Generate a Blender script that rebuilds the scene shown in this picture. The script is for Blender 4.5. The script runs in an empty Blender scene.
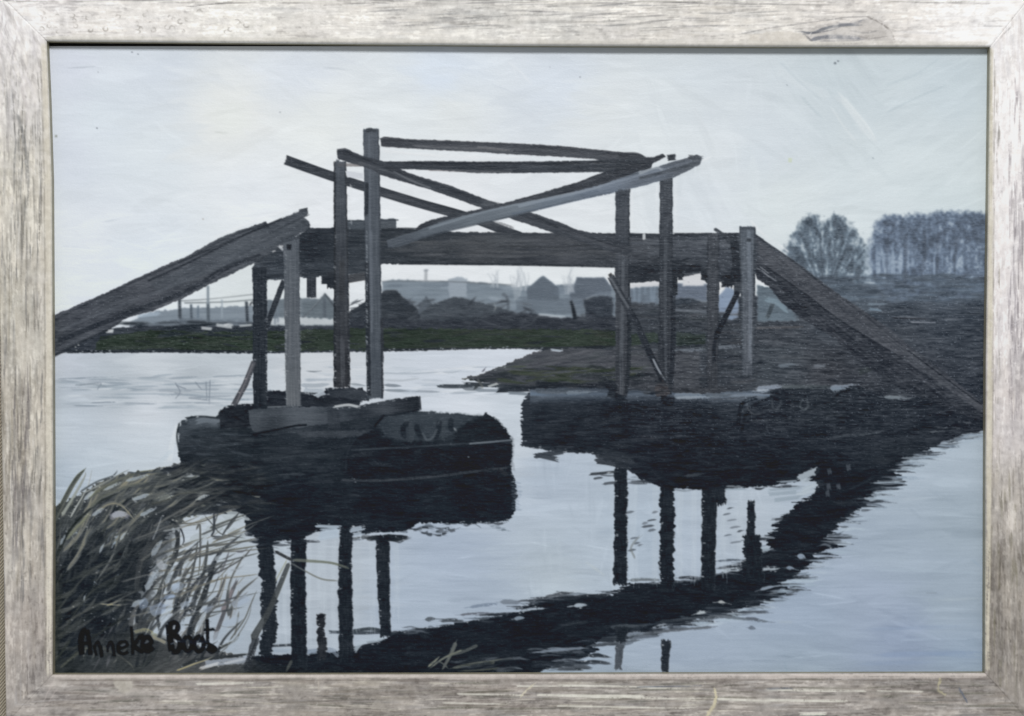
import bpy, math
import numpy as np

# ------------------------------------------------------------------ camera, world, lamps
C = bpy.context.scene.collection
K = 0.0007                      # metres per photograph pixel on the canvas plane
CAM = 1.30                      # camera distance from the canvas plane
cam = bpy.data.objects.new('camera', bpy.data.cameras.new('camera'))
C.objects.link(cam)
cam.location = (0, 0, CAM)
cam.data.sensor_width = 36.0
cam.data.lens = 36.0 * CAM / (1024 * K)
cam.data.clip_start = 0.05
cam.data.clip_end = 50
bpy.context.scene.camera = cam

world = bpy.data.worlds.new('World')
bpy.context.scene.world = world
world.use_nodes = True
bg = world.node_tree.nodes['Background']
bg.inputs[0].default_value = (0.97, 0.985, 1.0, 1)
bg.inputs[1].default_value = 0.33

def area(name, loc, target, sx, sy, power, col):
    from mathutils import Vector
    l = bpy.data.lights.new(name, 'AREA')
    l.shape = 'RECTANGLE'; l.size = sx; l.size_y = sy
    l.energy = power; l.color = col
    o = bpy.data.objects.new(name, l); C.objects.link(o)
    o.location = loc
    o.rotation_euler = (Vector(target) - Vector(loc)).to_track_quat('-Z', 'Y').to_euler()
    return o
area('window_light', (0.10, 0.95, 1.30), (0, 0.05, 0), 0.75, 0.25, 18.5, (1.0, 0.99, 0.98))

vs = bpy.context.scene.view_settings
vs.view_transform = 'Standard'; vs.look = 'None'; vs.exposure = 0; vs.gamma = 1
vs.use_curve_mapping = False

# ------------------------------------------------------------------ the painter: brush strokes laid in numpy
S = 1.5
W, H = int(1024 * S), int(716 * S)
R = np.random.default_rng(7)
TAB = R.random((256, 256)).astype(np.float32) * 2 - 1
YY, XX = np.mgrid[0:H, 0:W].astype(np.float32)
XX = (XX + .5) / S; YY = (YY + .5) / S
COL = np.zeros((H, W, 3), np.float32)     # canvas paint, display colour
HT = np.zeros((H, W), np.float32)         # paint relief in units of 0.1 mm
ID = np.zeros((H, W), np.int16)
NAMES = {}

def lat(u, v, seed=0):
    u = u + seed * 17.31; v = v + seed * 7.77
    iu = np.floor(u); iv = np.floor(v)
    fu = u - iu; fv = v - iv
    fu = fu * fu * (3 - 2 * fu); fv = fv * fv * (3 - 2 * fv)
    a = iu.astype(np.int32) & 255; b = iv.astype(np.int32) & 255
    a1 = (a + 1) & 255; b1 = (b + 1) & 255
    return (TAB[b, a] * (1 - fu) + TAB[b, a1] * fu) * (1 - fv) + (TAB[b1, a] * (1 - fu) + TAB[b1, a1] * fu) * fv

def ss(a, b, x):
    t = np.clip((x - a) / (b - a), 0, 1)
    return t * t * (3 - 2 * t)

FINE = lat(XX / 1.0, YY / 1.0, 3)
WEFT = lat(XX / 7, YY / 0.85, 5)           # horizontal threads of the canvas
NX = lat(XX / 3, YY / 3, 11) + .5 * lat(XX / 1.2, YY / 1.2, 12)
NY = lat(XX / 3, YY / 3, 13) + .5 * lat(XX / 1.2, YY / 1.2, 14)
HZ = lat(XX / 16, YY / 1.7, 15) + .6 * lat(XX / 6, YY / 1.1, 16)

def c3(c): return np.array(c, np.float32) / 255.0

def newid(name, label=None):
    i = len(NAMES) + 1
    NAMES[i] = (name, label)
    return i

def box(x0, y0, x1, y1):
    i0 = max(0, int(y0 * S) - 1); i1 = min(H, int(y1 * S) + 2)
    j0 = max(0, int(x0 * S) - 1); j1 = min(W, int(x1 * S) + 2)
    return (slice(i0, i1), slice(j0, j1)) if i1 > i0 and j1 > j0 else None

def catmull(p, n=6):
    p = np.asarray(p, np.float32)
    if len(p) < 3: return p
    q = np.vstack([2 * p[0] - p[1], p, 2 * p[-1] - p[-2]])
    out = []
    for i in range(1, len(q) - 2):
        for t in np.arange(n) / n:
            out.append(.5 * ((2 * q[i]) + (-q[i-1] + q[i+1]) * t + (2*q[i-1] - 5*q[i] + 4*q[i+1] - q[i+2]) * t*t + (-q[i-1] + 3*q[i] - 3*q[i+1] + q[i+2]) * t**3))
    out.append(p[-1])
    return np.array(out, np.float32)

def stroke(pts, w, col, a=1.0, w1=None, jit=.03, soft=.7, rag=3.0, dry=0.0, h=.6, clip=None, id=None,
           taper=(0, 0), wob=0.0, wobs=4.0, bw=.9, bl=22.0, smooth=True, col1=None, ledge=None, redge=None, A=None, HH=None):
    """one loaded brush mark along pts (photo pixels). ledge/redge: (colour, width, alpha) of a line on either side"""
    A = COL if A is None else A
    HH = HT if HH is None else HH
    p = catmull(pts) if smooth and len(pts) > 2 else np.asarray(pts, np.float32)
    w1 = w if w1 is None else w1
    m = max(w, w1) / 2 + 3 + wob + rag
    b = box(p[:, 0].min() - m, p[:, 1].min() - m, p[:, 0].max() + m, p[:, 1].max() + m)
    if b is None: return
    X = XX[b]; Y = YY[b]
    seg = p[1:] - p[:-1]; L = np.maximum(np.hypot(seg[:, 0], seg[:, 1]), 1e-4)
    cum = np.concatenate([[0], np.cumsum(L)]); T = cum[-1]
    best = None
    for k in range(len(seg)):
        dx = X - p[k, 0]; dy = Y - p[k, 1]
        ux, uy = seg[k] / L[k]
        t = dx * ux + dy * uy
        v = dx * -uy + dy * ux
        tc = np.clip(t, 0, L[k])
        d = np.hypot(t - tc, v)
        lo = t if k == 0 else tc
        if k == len(seg) - 1: lo = np.where(t > L[k], t, lo)
        u = lo + cum[k]
        vv = np.where((t < 0) & (k > 0) | (t > L[k]) & (k < len(seg) - 1), np.sign(v) * d, v)
        if best is None: best, U, V = d, u, vv
        else:
            q = d < best
            best = np.where(q, d, best); U = np.where(q, u, U); V = np.where(q, vv, V)
    sd = float(R.random() * 200)
    f = np.clip(U / T, 0, 1)
    ww = (w + (w1 - w) * f) / 2
    if taper[0]: ww = ww * np.clip(U / taper[0], 0.02, 1) ** .6
    if taper[1]: ww = ww * np.clip((T - U) / taper[1], 0.02, 1) ** .6
    if wob: ww = ww + wob * (lat(U / wobs, np.sign(V) * 9 + 20, sd) * .7 + .5 * lat(U / (wobs * .4), np.sign(V) * 9 + 20, sd + 3))
    br = .65 * lat(V / bw, U / bl, sd) + .35 * lat(V / (bw * .45), U / (bl * .6), sd + 9)
    al = np.clip((ww - np.abs(V)) / soft + .5 + .35 * br, 0, 1)
    al = al * np.clip((U + rag * (.5 + br)) / 1.2 + .5, 0, 1) * np.clip((T - U + rag * (.5 + br * 1.4)) / 1.2 + .5, 0, 1)
    if dry: al = al * ss(dry - .5, dry + .1, br + .7 * (1 - f) + .5 * FINE[b] + .2)
    al = al * a
    if clip is not None: al = al * clip[b]
    base = c3(col)
    if col1 is not None: base = base + (c3(col1) - base) * f[..., None]
    out = base + (jit * (br + .5 * R.standard_normal() * .4))[..., None]
    for e, sg in ((ledge, -1), (redge, 1)):
        if e is not None:
            k = np.clip((e[1] - (ww - V * sg)) / .8 + .5 * br, 0, 1) * e[2]
            out = out * (1 - k[..., None]) + c3(e[0]) * k[..., None]
    A[b] = A[b] * (1 - al[..., None]) + out * al[..., None]
    hh = h * (.65 + .5 * br + .35 * np.exp(-((np.abs(V) / np.maximum(ww, .3) - .85) / .2) ** 2))
    HH[b] = HH[b] * (1 - .8 * al) + (hh + .25 * HH[b]) * al
    if id is not None: ID[b] = np.where(al > .5, id, ID[b])

def inside(pts, X, Y, want_dist=True):
    p = np.asarray(pts, np.float32); n = len(p)
    ins = np.zeros(X.shape, bool); dm = np.full(X.shape, 1e9, np.float32)
    for k in range(n):
        x0, y0 = p[k]; x1, y1 = p[(k + 1) % n]
        if y0 != y1:
            c = (y0 > Y) != (y1 > Y)
            ins ^= c & (X < (x1 - x0) * (Y - y0) / (y1 - y0) + x0)
        ex, ey = x1 - x0, y1 - y0
        t = np.clip(((X - x0) * ex + (Y - y0) * ey) / max(ex * ex + ey * ey, 1e-6), 0, 1)
        dm = np.minimum(dm, (X - x0 - t * ex) ** 2 + (Y - y0 - t * ey) ** 2)
    d = np.sqrt(dm)
    return np.where(ins, d, -d)

def mask(pts, rough=.5, soft=.8, rx=0, ry=0):
    """full-size 0..1 mask of a hand-painted outline"""
    p = np.asarray(pts, np.float32)
    m = 6 + rough * 2 + rx * 1.7 + ry
    b = box(p[:, 0].min() - m, p[:, 1].min() - m, p[:, 0].max() + m, p[:, 1].max() + m)
    M = np.zeros((H, W), np.float32)
    X = XX[b] + rough * NX[b] + rx * HZ[b]; Y = YY[b] + rough * NY[b] + ry * HZ[b] * .3
    M[b] = np.clip(inside(p, X, Y) / soft + .5, 0, 1)
    return M

def fill(M, col, a=1.0, jit=.03, ang=0.0, ln=25.0, th=1.1, h=.5, id=None, seed=None, A=None, HH=None):
    A = COL if A is None else A
    HH = HT if HH is None else HH
    ys, xs = np.where(M > .003)
    if len(ys) == 0: return
    b = (slice(ys.min(), ys.max() + 1), slice(xs.min(), xs.max() + 1))
    c, s = math.cos(ang), math.sin(ang)
    u = XX[b] * c + YY[b] * s; v = -XX[b] * s + YY[b] * c
    sd = R.random() * 100 if seed is None else seed
    br = .6 * lat(u / ln, v / th, sd) + .4 * lat(u / ln * 2.2, v / th * 1.9, sd + 5)
    base = col[b] if isinstance(col, np.ndarray) and col.ndim == 3 else c3(col)
    al = (M[b] * a)[..., None]
    A[b] = A[b] * (1 - al) + (base + (jit * br)[..., None]) * al
    HH[b] = HH[b] * (1 - al[..., 0]) + (h * (.6 + .5 * br)) * al[..., 0]
    if id is not None: ID[b] = np.where(M[b] > .5, id, ID[b])

def idw(ctrl, X=None, Y=None, p=3.0, ay=1.0):
    """smooth colour field through sampled colours (coarse grid, then enlarged)"""
    g = 8
    gy, gx = np.mgrid[0:716 // g + 2, 0:1024 // g + 2].astype(np.float32) * g
    num = np.zeros(gx.shape + (3,), np.float32); den = np.zeros(gx.shape, np.float32)
    for x, y, r, gg, bb in ctrl:
        w = 1 / (((gx - x) ** 2 + ((gy - y) * ay) ** 2 + 120) ** (p / 2))
        num += w[..., None] * c3((r, gg, bb)); den += w
    G = num / den[..., None]
    fx = XX[0] / g; fy = YY[:, 0] / g
    ix = fx.astype(int); iy = fy.astype(int)
    tx = (fx - ix)[None, :, None]; ty = (fy - iy)[:, None, None]
    G0 = G[iy]; G1 = G[iy + 1]
    return (G0[:, ix] * (1 - tx) + G0[:, ix + 1] * tx) * (1 - ty) + (G1[:, ix] * (1 - tx) + G1[:, ix + 1] * tx) * ty

def rc(field, x, y):
    return field[min(H - 1, max(0, int(y * S))), min(W - 1, max(0, int(x * S)))] * 255

def daubs(M, n, bx, field, lo, hi, wl, wh, ang=0, aj=.1, a=.6, cj=6, dry=0.0, h=.5, curve=0, rag=3, jit=.03, soft=1.0):
    """scatter n brush marks over a mask, colour from a field (or list of colours)"""
    x0, y0, x1, y1 = bx
    k = 0; tries = 0
    while k < n and tries < n * 12:
        tries += 1
        x = R.uniform(x0, x1); y = R.uniform(y0, y1)
        if M is not None and M[min(H - 1, int(y * S)), min(W - 1, int(x * S))] < .5: continue
        k += 1
        l = R.uniform(lo, hi); t = (ang(x, y) if callable(ang) else ang) + R.normal() * aj
        dx, dy = math.cos(t) * l / 2, math.sin(t) * l / 2
        if isinstance(field, list): c = np.array(field[R.integers(len(field))], float)
        else: c = rc(field, x, y)
        c = c + R.normal() * cj
        pts = [(x - dx, y - dy), (x + dx, y + dy)]
        if curve: pts.insert(1, (x - dy * curve, y + dx * curve))
        stroke(pts, R.uniform(wl, wh), c, a=a, clip=M, dry=dry, h=h, rag=rag, taper=(l * .2, l * .35), jit=jit, soft=soft)

# ---------------------------------------------------------------- sky
I_SKY = newid('painted_sky')
sky = idw([(60,60,203,210,224),(150,60,206,215,226),(300,70,210,218,228),(440,75,205,217,232),(560,80,203,213,225),(700,75,200,210,218),(850,75,192,205,212),(960,80,192,206,214),
 (60,150,203,211,223),(110,120,206,216,225),(150,150,209,218,225),(230,120,221,224,222),(320,120,219,224,224),(400,105,214,221,225),(450,110,214,220,222),(600,110,209,216,220),(650,130,210,218,223),(760,150,202,212,220),(860,150,196,208,214),(960,160,198,210,215),
 (80,230,212,219,227),(150,260,210,219,228),(250,190,217,223,229),(330,210,216,221,227),(450,200,219,223,228),(560,200,214,220,226),(700,200,203,212,220),(780,200,203,213,217),(870,190,203,214,219),(960,200,196,209,214),(60,300,208,216,226),
 (450,272,214,219,224),(560,270,212,218,222),(240,290,204,212,215),(700,275,210,213,216),(720,150,208,216,222),(680,100,205,214,220)], p=3.2) + .042
sky += (.010 * lat(XX / 70, YY / 26, 311) + .008 * lat(XX / 28, YY / 12, 312))[..., None] * np.array([1.1, 1, .8], np.float32)
sky = sky * .8 + (sky.mean(2, keepdims=True) + np.array([-.012, .003, .012], np.float32)) * .2
full = np.ones((H, W), np.float32)
fill(full, sky, jit=.012, ln=40, th=1.6, h=.3, id=I_SKY, seed=2)
skyM = np.zeros((H, W), np.float32); skyM[:int(352 * S), :] = 1
def skyang(x, y):
    if x > 770 and y < 210: return .85 if x < 880 and 60 < y < 160 else -.35
    if 640 < x <= 770 and y > 90: return 1.2 if R.random() < .4 else .1
    return 0.02
daubs(skyM, 700, (44, 40, 990, 345), sky, 25, 90, 4, 13, skyang, .22, a=.42, cj=5, jit=.014, h=.6, soft=3)
daubs(skyM, 500, (44, 40, 990, 345), sky, 14, 60, 2, 5, skyang, .3, a=.3, cj=6, jit=.02, h=.8, soft=2, dry=.1)
daubs(skyM, 500, (44, 40, 990, 345), sky, 12, 60, .8, 2, skyang, .2, a=.35, cj=6, jit=.02, h=.6)
for p_, w_, c_, a_ in [(((838,92),(852,108),(868,128),(877,143)),1.6,(230,235,237),.6), (((832,108),(845,128),(856,142)),1.4,(230,235,237),.5), (((842,98),(860,120),(874,141)),5,(222,229,232),.6), (((834,96),(848,108),(866,134)),3,(224,230,233),.5), (((812,84),(832,96),(850,118)),5,(196,207,214),.3), (((826,88),(840,104),(856,130)),2.4,(194,206,212),.35), (((778,68),(800,84),(830,96)),6,(222,229,233),.35),
    (((780,62),(800,82),(822,100)),2,(185,198,206),.5), (((800,95),(812,108),(822,118)),1.6,(182,196,203),.5), (((884,92),(900,86),(903,80),(904,96)),1.2,(206,217,221),.7), (((888,112),(915,98),(945,86)),1.5,(178,194,202),.5),
    (((880,118),(905,108),(935,96)),1.0,(205,216,222),.6), (((885,85),(915,75),(940,58)),1.6,(182,197,205),.45), (((326,68),(348,69)),.8,(150,160,172),.6), (((120,45),(140,52)),.6,(200,208,215),.6),
    (((508,62),(520,72),(530,83)),1.6,(224,230,236),.8), (((512,66),(516,76)),1.0,(226,232,238),.8), (((492,84),(512,92)),1.0,(190,198,210),.5), (((768,210),(780,218),(788,232)),3,(214,224,228),.6), (((760,190),(768,205)),2.5,(216,224,228),.6),
    (((105,222),(118,219)),.8,(165,175,185),.5),(((62,246),(95,248)),.7,(180,190,200),.5),(((70,68),(92,67)),.6,(140,150,160),.6),(((215,132),(226,133)),.6,(175,178,175),.6)]:
    stroke(p_, w_ * 1.5, c_, a=a_ * .6, h=.9, rag=3, taper=(4, 6), soft=1.6, dry=.05)
for x, y, r_, c_ in [(132,52,.7,(90,95,105)),(138,54,.6,(90,95,105)),(97,128,.8,(80,85,95)),(98,72,.5,(100,105,112)),(56,136,1.8,(150,155,150)),(835,63,1.8,(110,118,128)),(838,61,1.2,(120,128,138)),(790,160,3,(215,222,196)),(787,85,.7,(120,130,140)),(873,158,.7,(140,150,160)),(203,219,.8,(150,140,130)),(580,77,.8,(120,125,135)),(550,67,.6,(150,155,165)),(280,112,.7,(150,155,160))]:
    stroke([(x - r_ * .5, y), (x + r_ * .6, y + .3)], r_ * 1.4, c_, a=.85, h=.5, rag=.3)

# ---------------------------------------------------------------- far shore seen under and beside the bridge
I_BANK = newid('painted_far_bank')
I_WAT = newid('painted_river')
# low land
fill(mask([(40,334),(100,330),(150,324),(185,318),(256,322),(300,326),(340,322),(382,306),(420,300),(457,297),(480,302),(520,312),(560,316),(612,311),(640,300),(760,296),(800,300),(850,289),(995,286),(995,420),(500,420),(500,356),(40,360)], .8), (56,60,68), jit=.04, th=1.0, id=I_BANK)
blue = mask([(130,322),(150,312),(185,308),(258,306),(258,326),(130,326)], 1)
fill(blue, (112,124,136), a=.85, jit=.06)
stroke([(140,316),(156,314)], 4, (160,175,190), a=.7)
fill(mask([(382,281),(400,279.5),(418,281),(455,281),(500,284),(516,287),(530,285),(615,285),(708,287),(708,318),(382,318)], .8), (124,136,147), jit=.05, id=I_BANK)
daubs(None, 60, (384,283,612,312), [(140,152,163),(112,124,136),(128,140,152),(104,115,128)], 8, 30, 1.5, 4, 0, .05, a=.6)
fill(mask([(448,279),(458,276.5),(467,279),(467,297),(449,297)], .8), (152,163,174), a=.9, jit=.03)
fill(mask([(266,300),(306,298),(336,300),(340,326),(266,326)], .6), (108,119,128), a=1, jit=.04, id=I_BANK)
stroke([(382,281.5),(420,281),(460,282),(512,285)], 1.2, (92,98,104), a=.7)
for x_ in (425, 426.5): stroke([(x_,280),(x_+.3,270)], 1.0, (120,126,132), a=.8, rag=1)
stroke([(424,270.5),(428,270)], 2, (120,128,138), a=.7, rag=1)
I_H = [newid('painted_house') for _ in range(3)]
fill(mask([(527,288),(531,285),(540,277.5),(543,276),(546,277.5),(559,288),(559,306),(527,306)], .4), (92,104,117), jit=.03, id=I_H[0])
fill(mask([(570,289),(573,287),(577,277.5),(605,277.5),(611,287),(612,306),(570,306)], .4), (92,103,117), jit=.03, id=I_H[1])
fill(mask([(303,322),(303,302),(318,301),(325,293),(333,302),(335,322)], .4), (100,112,120), jit=.03, id=I_H[2])
stroke([(303,318),(315,306),(325,294),(334,306)], 1.4, (70,76,82), a=.9, smooth=False)
stroke([(302,320),(322,297)], .8, (150,160,168), a=.7)
stroke([(324.5,300),(324.5,320)], 3, (84,94,104), a=.8)
fill(mask([(516,300),(616,298),(616,314),(516,314)], 1), (104,116,128), a=.9, jit=.05)
daubs(None, 24, (520,290,612,306), [(98,110,124),(112,124,138),(88,100,114)], 8, 22, 1.2, 3, 0, .05, a=.5)
for (x, y, h_) in [(517,285,16),(521,286,20),(525,286,14),(514,284,8),(566,290,14),(570,288,20),(573,288,12),(493,283,9),(497,283,12)]:
    for k in range(3):
        stroke([(x + R.normal(), y + 4), (x + R.normal() * 1.6, y - h_ * .5), (x + R.normal() * 2.6, y - h_)], 1.6, (168,176,184), a=.55, w1=.5, rag=1)
for k in range(5): stroke([(515 + k * 1.2, 300 - k), (514 + k * 1.8, 290 - k)], 1.5, (160,170,178), a=.5, rag=1)
fill(mask([(270,318),(300,317),(334,319),(334,325),(270,325)], .8), (185,192,197), jit=.05)
stroke([(503,312),(508,310),(507,298),(503,294)], 3, (86,96,106), a=.8, rag=1)
# mounds and bushes
I_BU = [newid('painted_bush') for _ in range(5)]
fill(mask([(349,312),(355,309),(366,301),(372,297),(383,292),(389,290),(397,291),(402,296),(409,303),(418,309),(424,313),(424,320),(349,320)], .9), (54,58,63), jit=.05, ang=-.5, ln=8, id=I_BU[0])
fill(mask([(418,306),(424,298),(427,296),(431,303),(436,308),(436,315),(418,315)], .8), (84,94,104), jit=.05, id=I_BU[1])
fill(mask([(420,314),(430,305),(442,301),(450,298.5),(457,297),(466,299),(478,302.5),(492,305),(506,309),(520,314),(528,316),(528,326),(420,326)], 1), (72,79,86), jit=.05, ang=-.15, ln=8, id=I_BU[2])
fill(mask([(583,300),(590,296.5),(600,296),(613,298),(613,318),(586,318),(585,306)], 1), (60,66,76), jit=.05, ln=8, id=I_BU[3])
stroke([(588,298),(597,295),(612,295)], 2, (150,160,168), a=.55, dry=.1)
fill(mask([(672,300),(680,297),(690,296.5),(700,301),(704,310),(672,310)], 1), (58,66,76), jit=.05, id=I_BU[4])
daubs(None, 130, (350,300,530,326), [(90,96,104),(64,68,74),(52,56,62),(76,84,92),(58,64,72)], 5, 18, .9, 2.6, -.1, .35, a=.55)
fill(mask([(480,320),(500,313),(530,313),(560,318),(612,316),(640,320),(640,332),(350,332),(350,322),(420,321)], 1.2), (54,56,64), a=.9, jit=.06, ln=9)
daubs(None, 90, (380,314,612,331), [(84,88,94),(46,48,54),(62,66,72),(52,54,60),(70,70,78)], 5, 22, .8, 2.2, 0, .2, a=.6)
for q in [(540,314.5,556,315.5),(552,316,568,317)]: stroke([(q[0],q[1]),(q[2],q[3])], 2.2, (176,186,194), a=.9, dry=.2, h=1)
stroke([(571,301),(573,308),(575,318)], 2.8, (38,42,46), w1=4, rag=1)
for q in [(494,303,496,309),(496,307,494,311)]: stroke([(q[0],q[1]),(q[2],q[3])], .8, (140,148,150), a=.8, rag=.5)
# green strips
grn = mask([(100,336),(150,330),(200,331),(262,331),(345,328),(382,328),(500,329),(612,329.5),(720,331),(720,342),(612,347),(560,349),(470,349),(382,350),(262,352),(150,350),(92,352)], 1.2)
fill(grn, (52,64,56), jit=.045, ln=14)
daubs(grn, 220, (92,328,700,352), [(48,66,54),(54,70,58),(44,54,50),(60,64,60),(50,58,56),(46,50,50),(40,42,46)], 6, 28, .9, 2.6, 0, .1, a=.55)
stroke([(60,352),(150,351),(262,352)], 3, (44,48,50), a=.8); stroke([(382,350),(460,349),(560,348),(612,347)], 2.4, (50,52,54), a=.85)
daubs(None, 60, (100,322,262,336), [(48,54,58),(62,70,76),(40,46,50)], 8, 30, 1, 2.6, 0, .05, a=.6)
for q in [(104,331,114,331,4),(200,328,212,329,3),(215,325,232,327,3),(238,326,252,325,2),(226,324,234,325,2)]:
    stroke([(q[0]+2,q[1]),(q[2]-1,q[3])], q[4], (196,202,206), a=.8, rag=1, h=1.1)
# footbridge railings far left
I_RAIL = newid('painted_jetty')
for pts_, w_, c_ in [(((181,301),(215,298.5),(256,294)),1.0,(120,126,130)), (((185,303),(225,302),(256,299.5)),1.1,(96,104,108)), (((179.5,299),(180,318)),3.2,(58,66,74)), (((191,305),(191.5,318)),2.4,(72,84,96)), (((198,306),(198,318)),2,(98,112,126)), (((208,286),(208,322)),2.6,(128,140,150)), (((208,304),(208.5,322)),3.2,(84,96,106)), (((246.5,302),(247.5,322)),3,(56,64,72)), (((252,302),(250,305)),1.5,(40,44,50)), (((222,300),(222,318)),1.5,(150,162,172))]:
    stroke(pts_, w_, c_, a=.9, rag=1, id=I_RAIL)
for x_, y_ in ((270,312),(275,310),(278,308)): stroke([(x_, y_), (x_, y_ + 14)], 2, (110,122,134), a=.7, rag=1)
# blue patches and ground behind the right posts
fill(mask([(629,286),(660,286),(660,318),(629,318)], .6), (104,117,131), jit=.05)
for x_ in (634,640,645,651,655): stroke([(x_,285),(x_ + R.normal(),302)], 2.4, (138,152,166), a=.5, rag=1)
stroke([(644,295),(644,306)], 5, (92,104,118), a=.7, rag=1)
fill(mask([(673,283),(708,284),(708,300),(673,298)], .8), (102,113,130), jit=.04)
fill(mask([(718,296),(727,286),(738,292),(739,318),(724,322),(718,312)], .8), (134,150,172), jit=.05)
fill(mask([(628,302),(672,305),(708,302),(718,318),(760,322),(780,326),(995,330),(995,400),(560,400),(612,350),(628,330)], 1.5), (64,67,73), a=.9, jit=.05, ln=14)
daubs(None, 320, (628,306,770,388), [(74,76,82),(56,58,64),(62,62,66),(90,96,104),(48,50,56),(58,64,62),(78,72,70)], 7, 30, .8, 2.4, 0, .05, a=.5)
for q in [(674,352,702,349,4),(715,348,738,346,3.5),(676,310,706,312,2.5),(630,354,642,358,5),(642,371,662,368,3),(675,367,700,369,2),(615,366,634,369,3)]:
    stroke([(q[0],q[1]),(q[2],q[3])], q[4], (118,128,140), a=.7, dry=.2)
fill(mask([(629,334),(662,332),(662,342),(629,346)], 1), (50,66,56), a=.7); fill(mask([(676,332),(706,334),(706,344),(676,346)], 1), (50,64,56), a=.7)
# sky gaps under the deck
for g_ in ([(684,274),(699,271),(704,274),(704,286),(682,286)], [(629,285),(660,281),(660,286),(629,288)], [(728,284),(733,283),(734,287),(728,288)]):
    fill(mask(g_, .6), (208,210,214), jit=.02, id=I_SKY)
# right-hand land under and beyond the ramp
fill(mask([(757,285),(770,288),(790,303),(800,321),(757,322)], .8), (96,112,124), jit=.06)
stroke([(768,300),(776,302),(786,310)], 5, (132,150,162), a=.7); stroke([(772,306),(768,316)], 4, (60,72,76), a=.7)
land = mask([(780,290),(850,286),(995,284),(995,430),(820,430),(640,400),(640,386),(757,386),(757,324),(800,322)], 1.5, 6)
landc = idw([(860,290,84,100,116),(950,290,80,94,112),(900,296,74,86,100),(900,305,64,72,84),(970,310,60,68,80),(850,310,70,82,94),(900,330,64,68,76),(960,335,58,64,74),(970,380,56,60,70),(930,370,62,64,72),
             (780,335,66,68,74),(780,360,68,74,80),(700,385,62,60,62),(860,380,60,60,66),(830,370,66,64,68),(880,400,48,50,56),(950,415,42,46,54)])
fill(land, landc, jit=.04, ln=12, id=I_BANK)
daubs(land, 1100, (757,286,990,425), landc + .03, 6, 28, .7, 2.0, 0.02, .05, a=.6, cj=13)
daubs(land, 120, (800,300,985,380), [(98,102,110),(86,92,102),(40,44,50),(110,114,122)], 5, 24, .6, 1.4, 0, .04, a=.5, dry=.15)
for q in [(846,299,866,299,4,(120,136,150)),(870,304,884,304,2,(128,144,158)),(870,309,880,310,2.5,(128,148,164)),(912,322,934,322.5,1,(150,155,165)),(895,318,925,319,1,(60,50,50)),(918,299,945,298,1.5,(96,112,134)),(759,328,800,327,2,(98,88,84)),(760,350,800,348,2,(84,92,98)),(780,366,792,365,4,(104,116,128)),(816,366,822,366,3,(112,120,130)),(890,397,912,399,3,(128,138,146)),(942,404,952,403,1.6,(110,116,122)),(860,372,872,368,6,(58,64,60)),(780,357,830,358,3,(80,82,86))]:
    stroke([(q[0],q[1]),(q[2],q[3])], q[4], q[5], a=.8, dry=.1)

# ---------------------------------------------------------------- trees at right
def crown(pts, base, dark, cx, cy, n, id, seed, kind):
    M = mask(pts, 1.6, 3.5)
    fill(M, base, a=.68, jit=.06, ang=math.pi / 2, ln=9, th=1.3)
    ID[M > .45] = id
    p = np.array(pts)
    for k in range(n):
        x = R.uniform(p[:, 0].min(), p[:, 0].max()); y = R.uniform(p[:, 1].min(), p[:, 1].max())
        if M[min(H-1,int(y * S)), min(W-1,int(x * S))] < .4: continue
        if kind == 'fan': t = math.atan2(y - cy, x - cx) + R.normal() * .12
        else: t = -math.pi / 2 + R.normal() * .25
        l = R.uniform(5, 15)
        c = np.array([dark, base, (112,128,146), (136,152,168), dark][R.integers(5)]) + R.normal() * 5
        stroke([(x, y), (x + math.cos(t) * l, y + math.sin(t) * l)], R.uniform(.6, 1.5), c, a=.5, w1=.5, rag=1.5, h=.5)
I_T1 = newid('painted_tree', 'bare round tree painted in blue grey'); I_T2 = newid('painted_tree_row')
fill(mask([(856,250),(874,240),(886,248),(886,280),(856,280)], 2, 8), (178,193,205), a=.75, jit=.03)
def foliage(M, n, bx, cols, ang, lo=3, hi=9, a=.5, wl=.7, wh=1.7):
    k = t = 0
    while k < n and t < n * 10:
        t += 1
        x = R.uniform(bx[0], bx[2]); y = R.uniform(bx[1], bx[3])
        if M[min(H-1,int(y*S)), min(W-1,int(x*S))] < R.uniform(.15, .6): continue
        k += 1
        an = ang(x, y) + R.normal() * .3; l = R.uniform(lo, hi)
        cc = cols(x, y) if callable(cols) else cols[R.integers(len(cols))]
        stroke([(x, y), (x + math.cos(an) * l, y + math.sin(an) * l)], R.uniform(wl, wh), np.array(cc, float) * .96 + R.normal() * 6, a=a, clip=np.clip(M * 1.6, 0, 1), rag=1.5, h=.6, taper=(1, 2), soft=1.1)
def mottle(M, lo_, hi_, n, id, gaps=.35):
    ys, xs = np.where(M > .003); bb = (slice(ys.min(), ys.max() + 1), slice(xs.min(), xs.max() + 1))
    t = np.clip(.5 + .75 * n[bb], 0, 1)[..., None]
    al = (M[bb] * np.clip(1 - gaps * ss(.1, .7, n[bb]), 0, 1))[..., None]
    COL[bb] = COL[bb] * (1 - al) + (c3(lo_) * (1 - t) + c3(hi_) * t) * al
    HT[bb] = HT[bb] + .5 * n[bb] * M[bb]
    ID[bb] = np.where(M[bb] > .4, id, ID[bb])
AN = np.arctan2(YY - 300, XX - 826) * 40; RD_ = np.hypot(YY - 300, XX - 826)
nf = .45 * lat(AN / 1.7, RD_ / 11, 201) + .45 * lat(XX / 7, YY / 8, 202) + .4 * lat(XX / 1.6, YY / 2.2, 203)
m1 = mask([(785,262),(786,250),(790,240),(796,230),(801,224),(806,217),(814,215),(819,219),(823,224),(828,219),(835,216),(842,218),(849,225),(857,233),(863,242),(867,254),(866,268),(862,284),(850,298),(826,300),(806,290),(792,274)], 3.2, 7)
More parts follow.
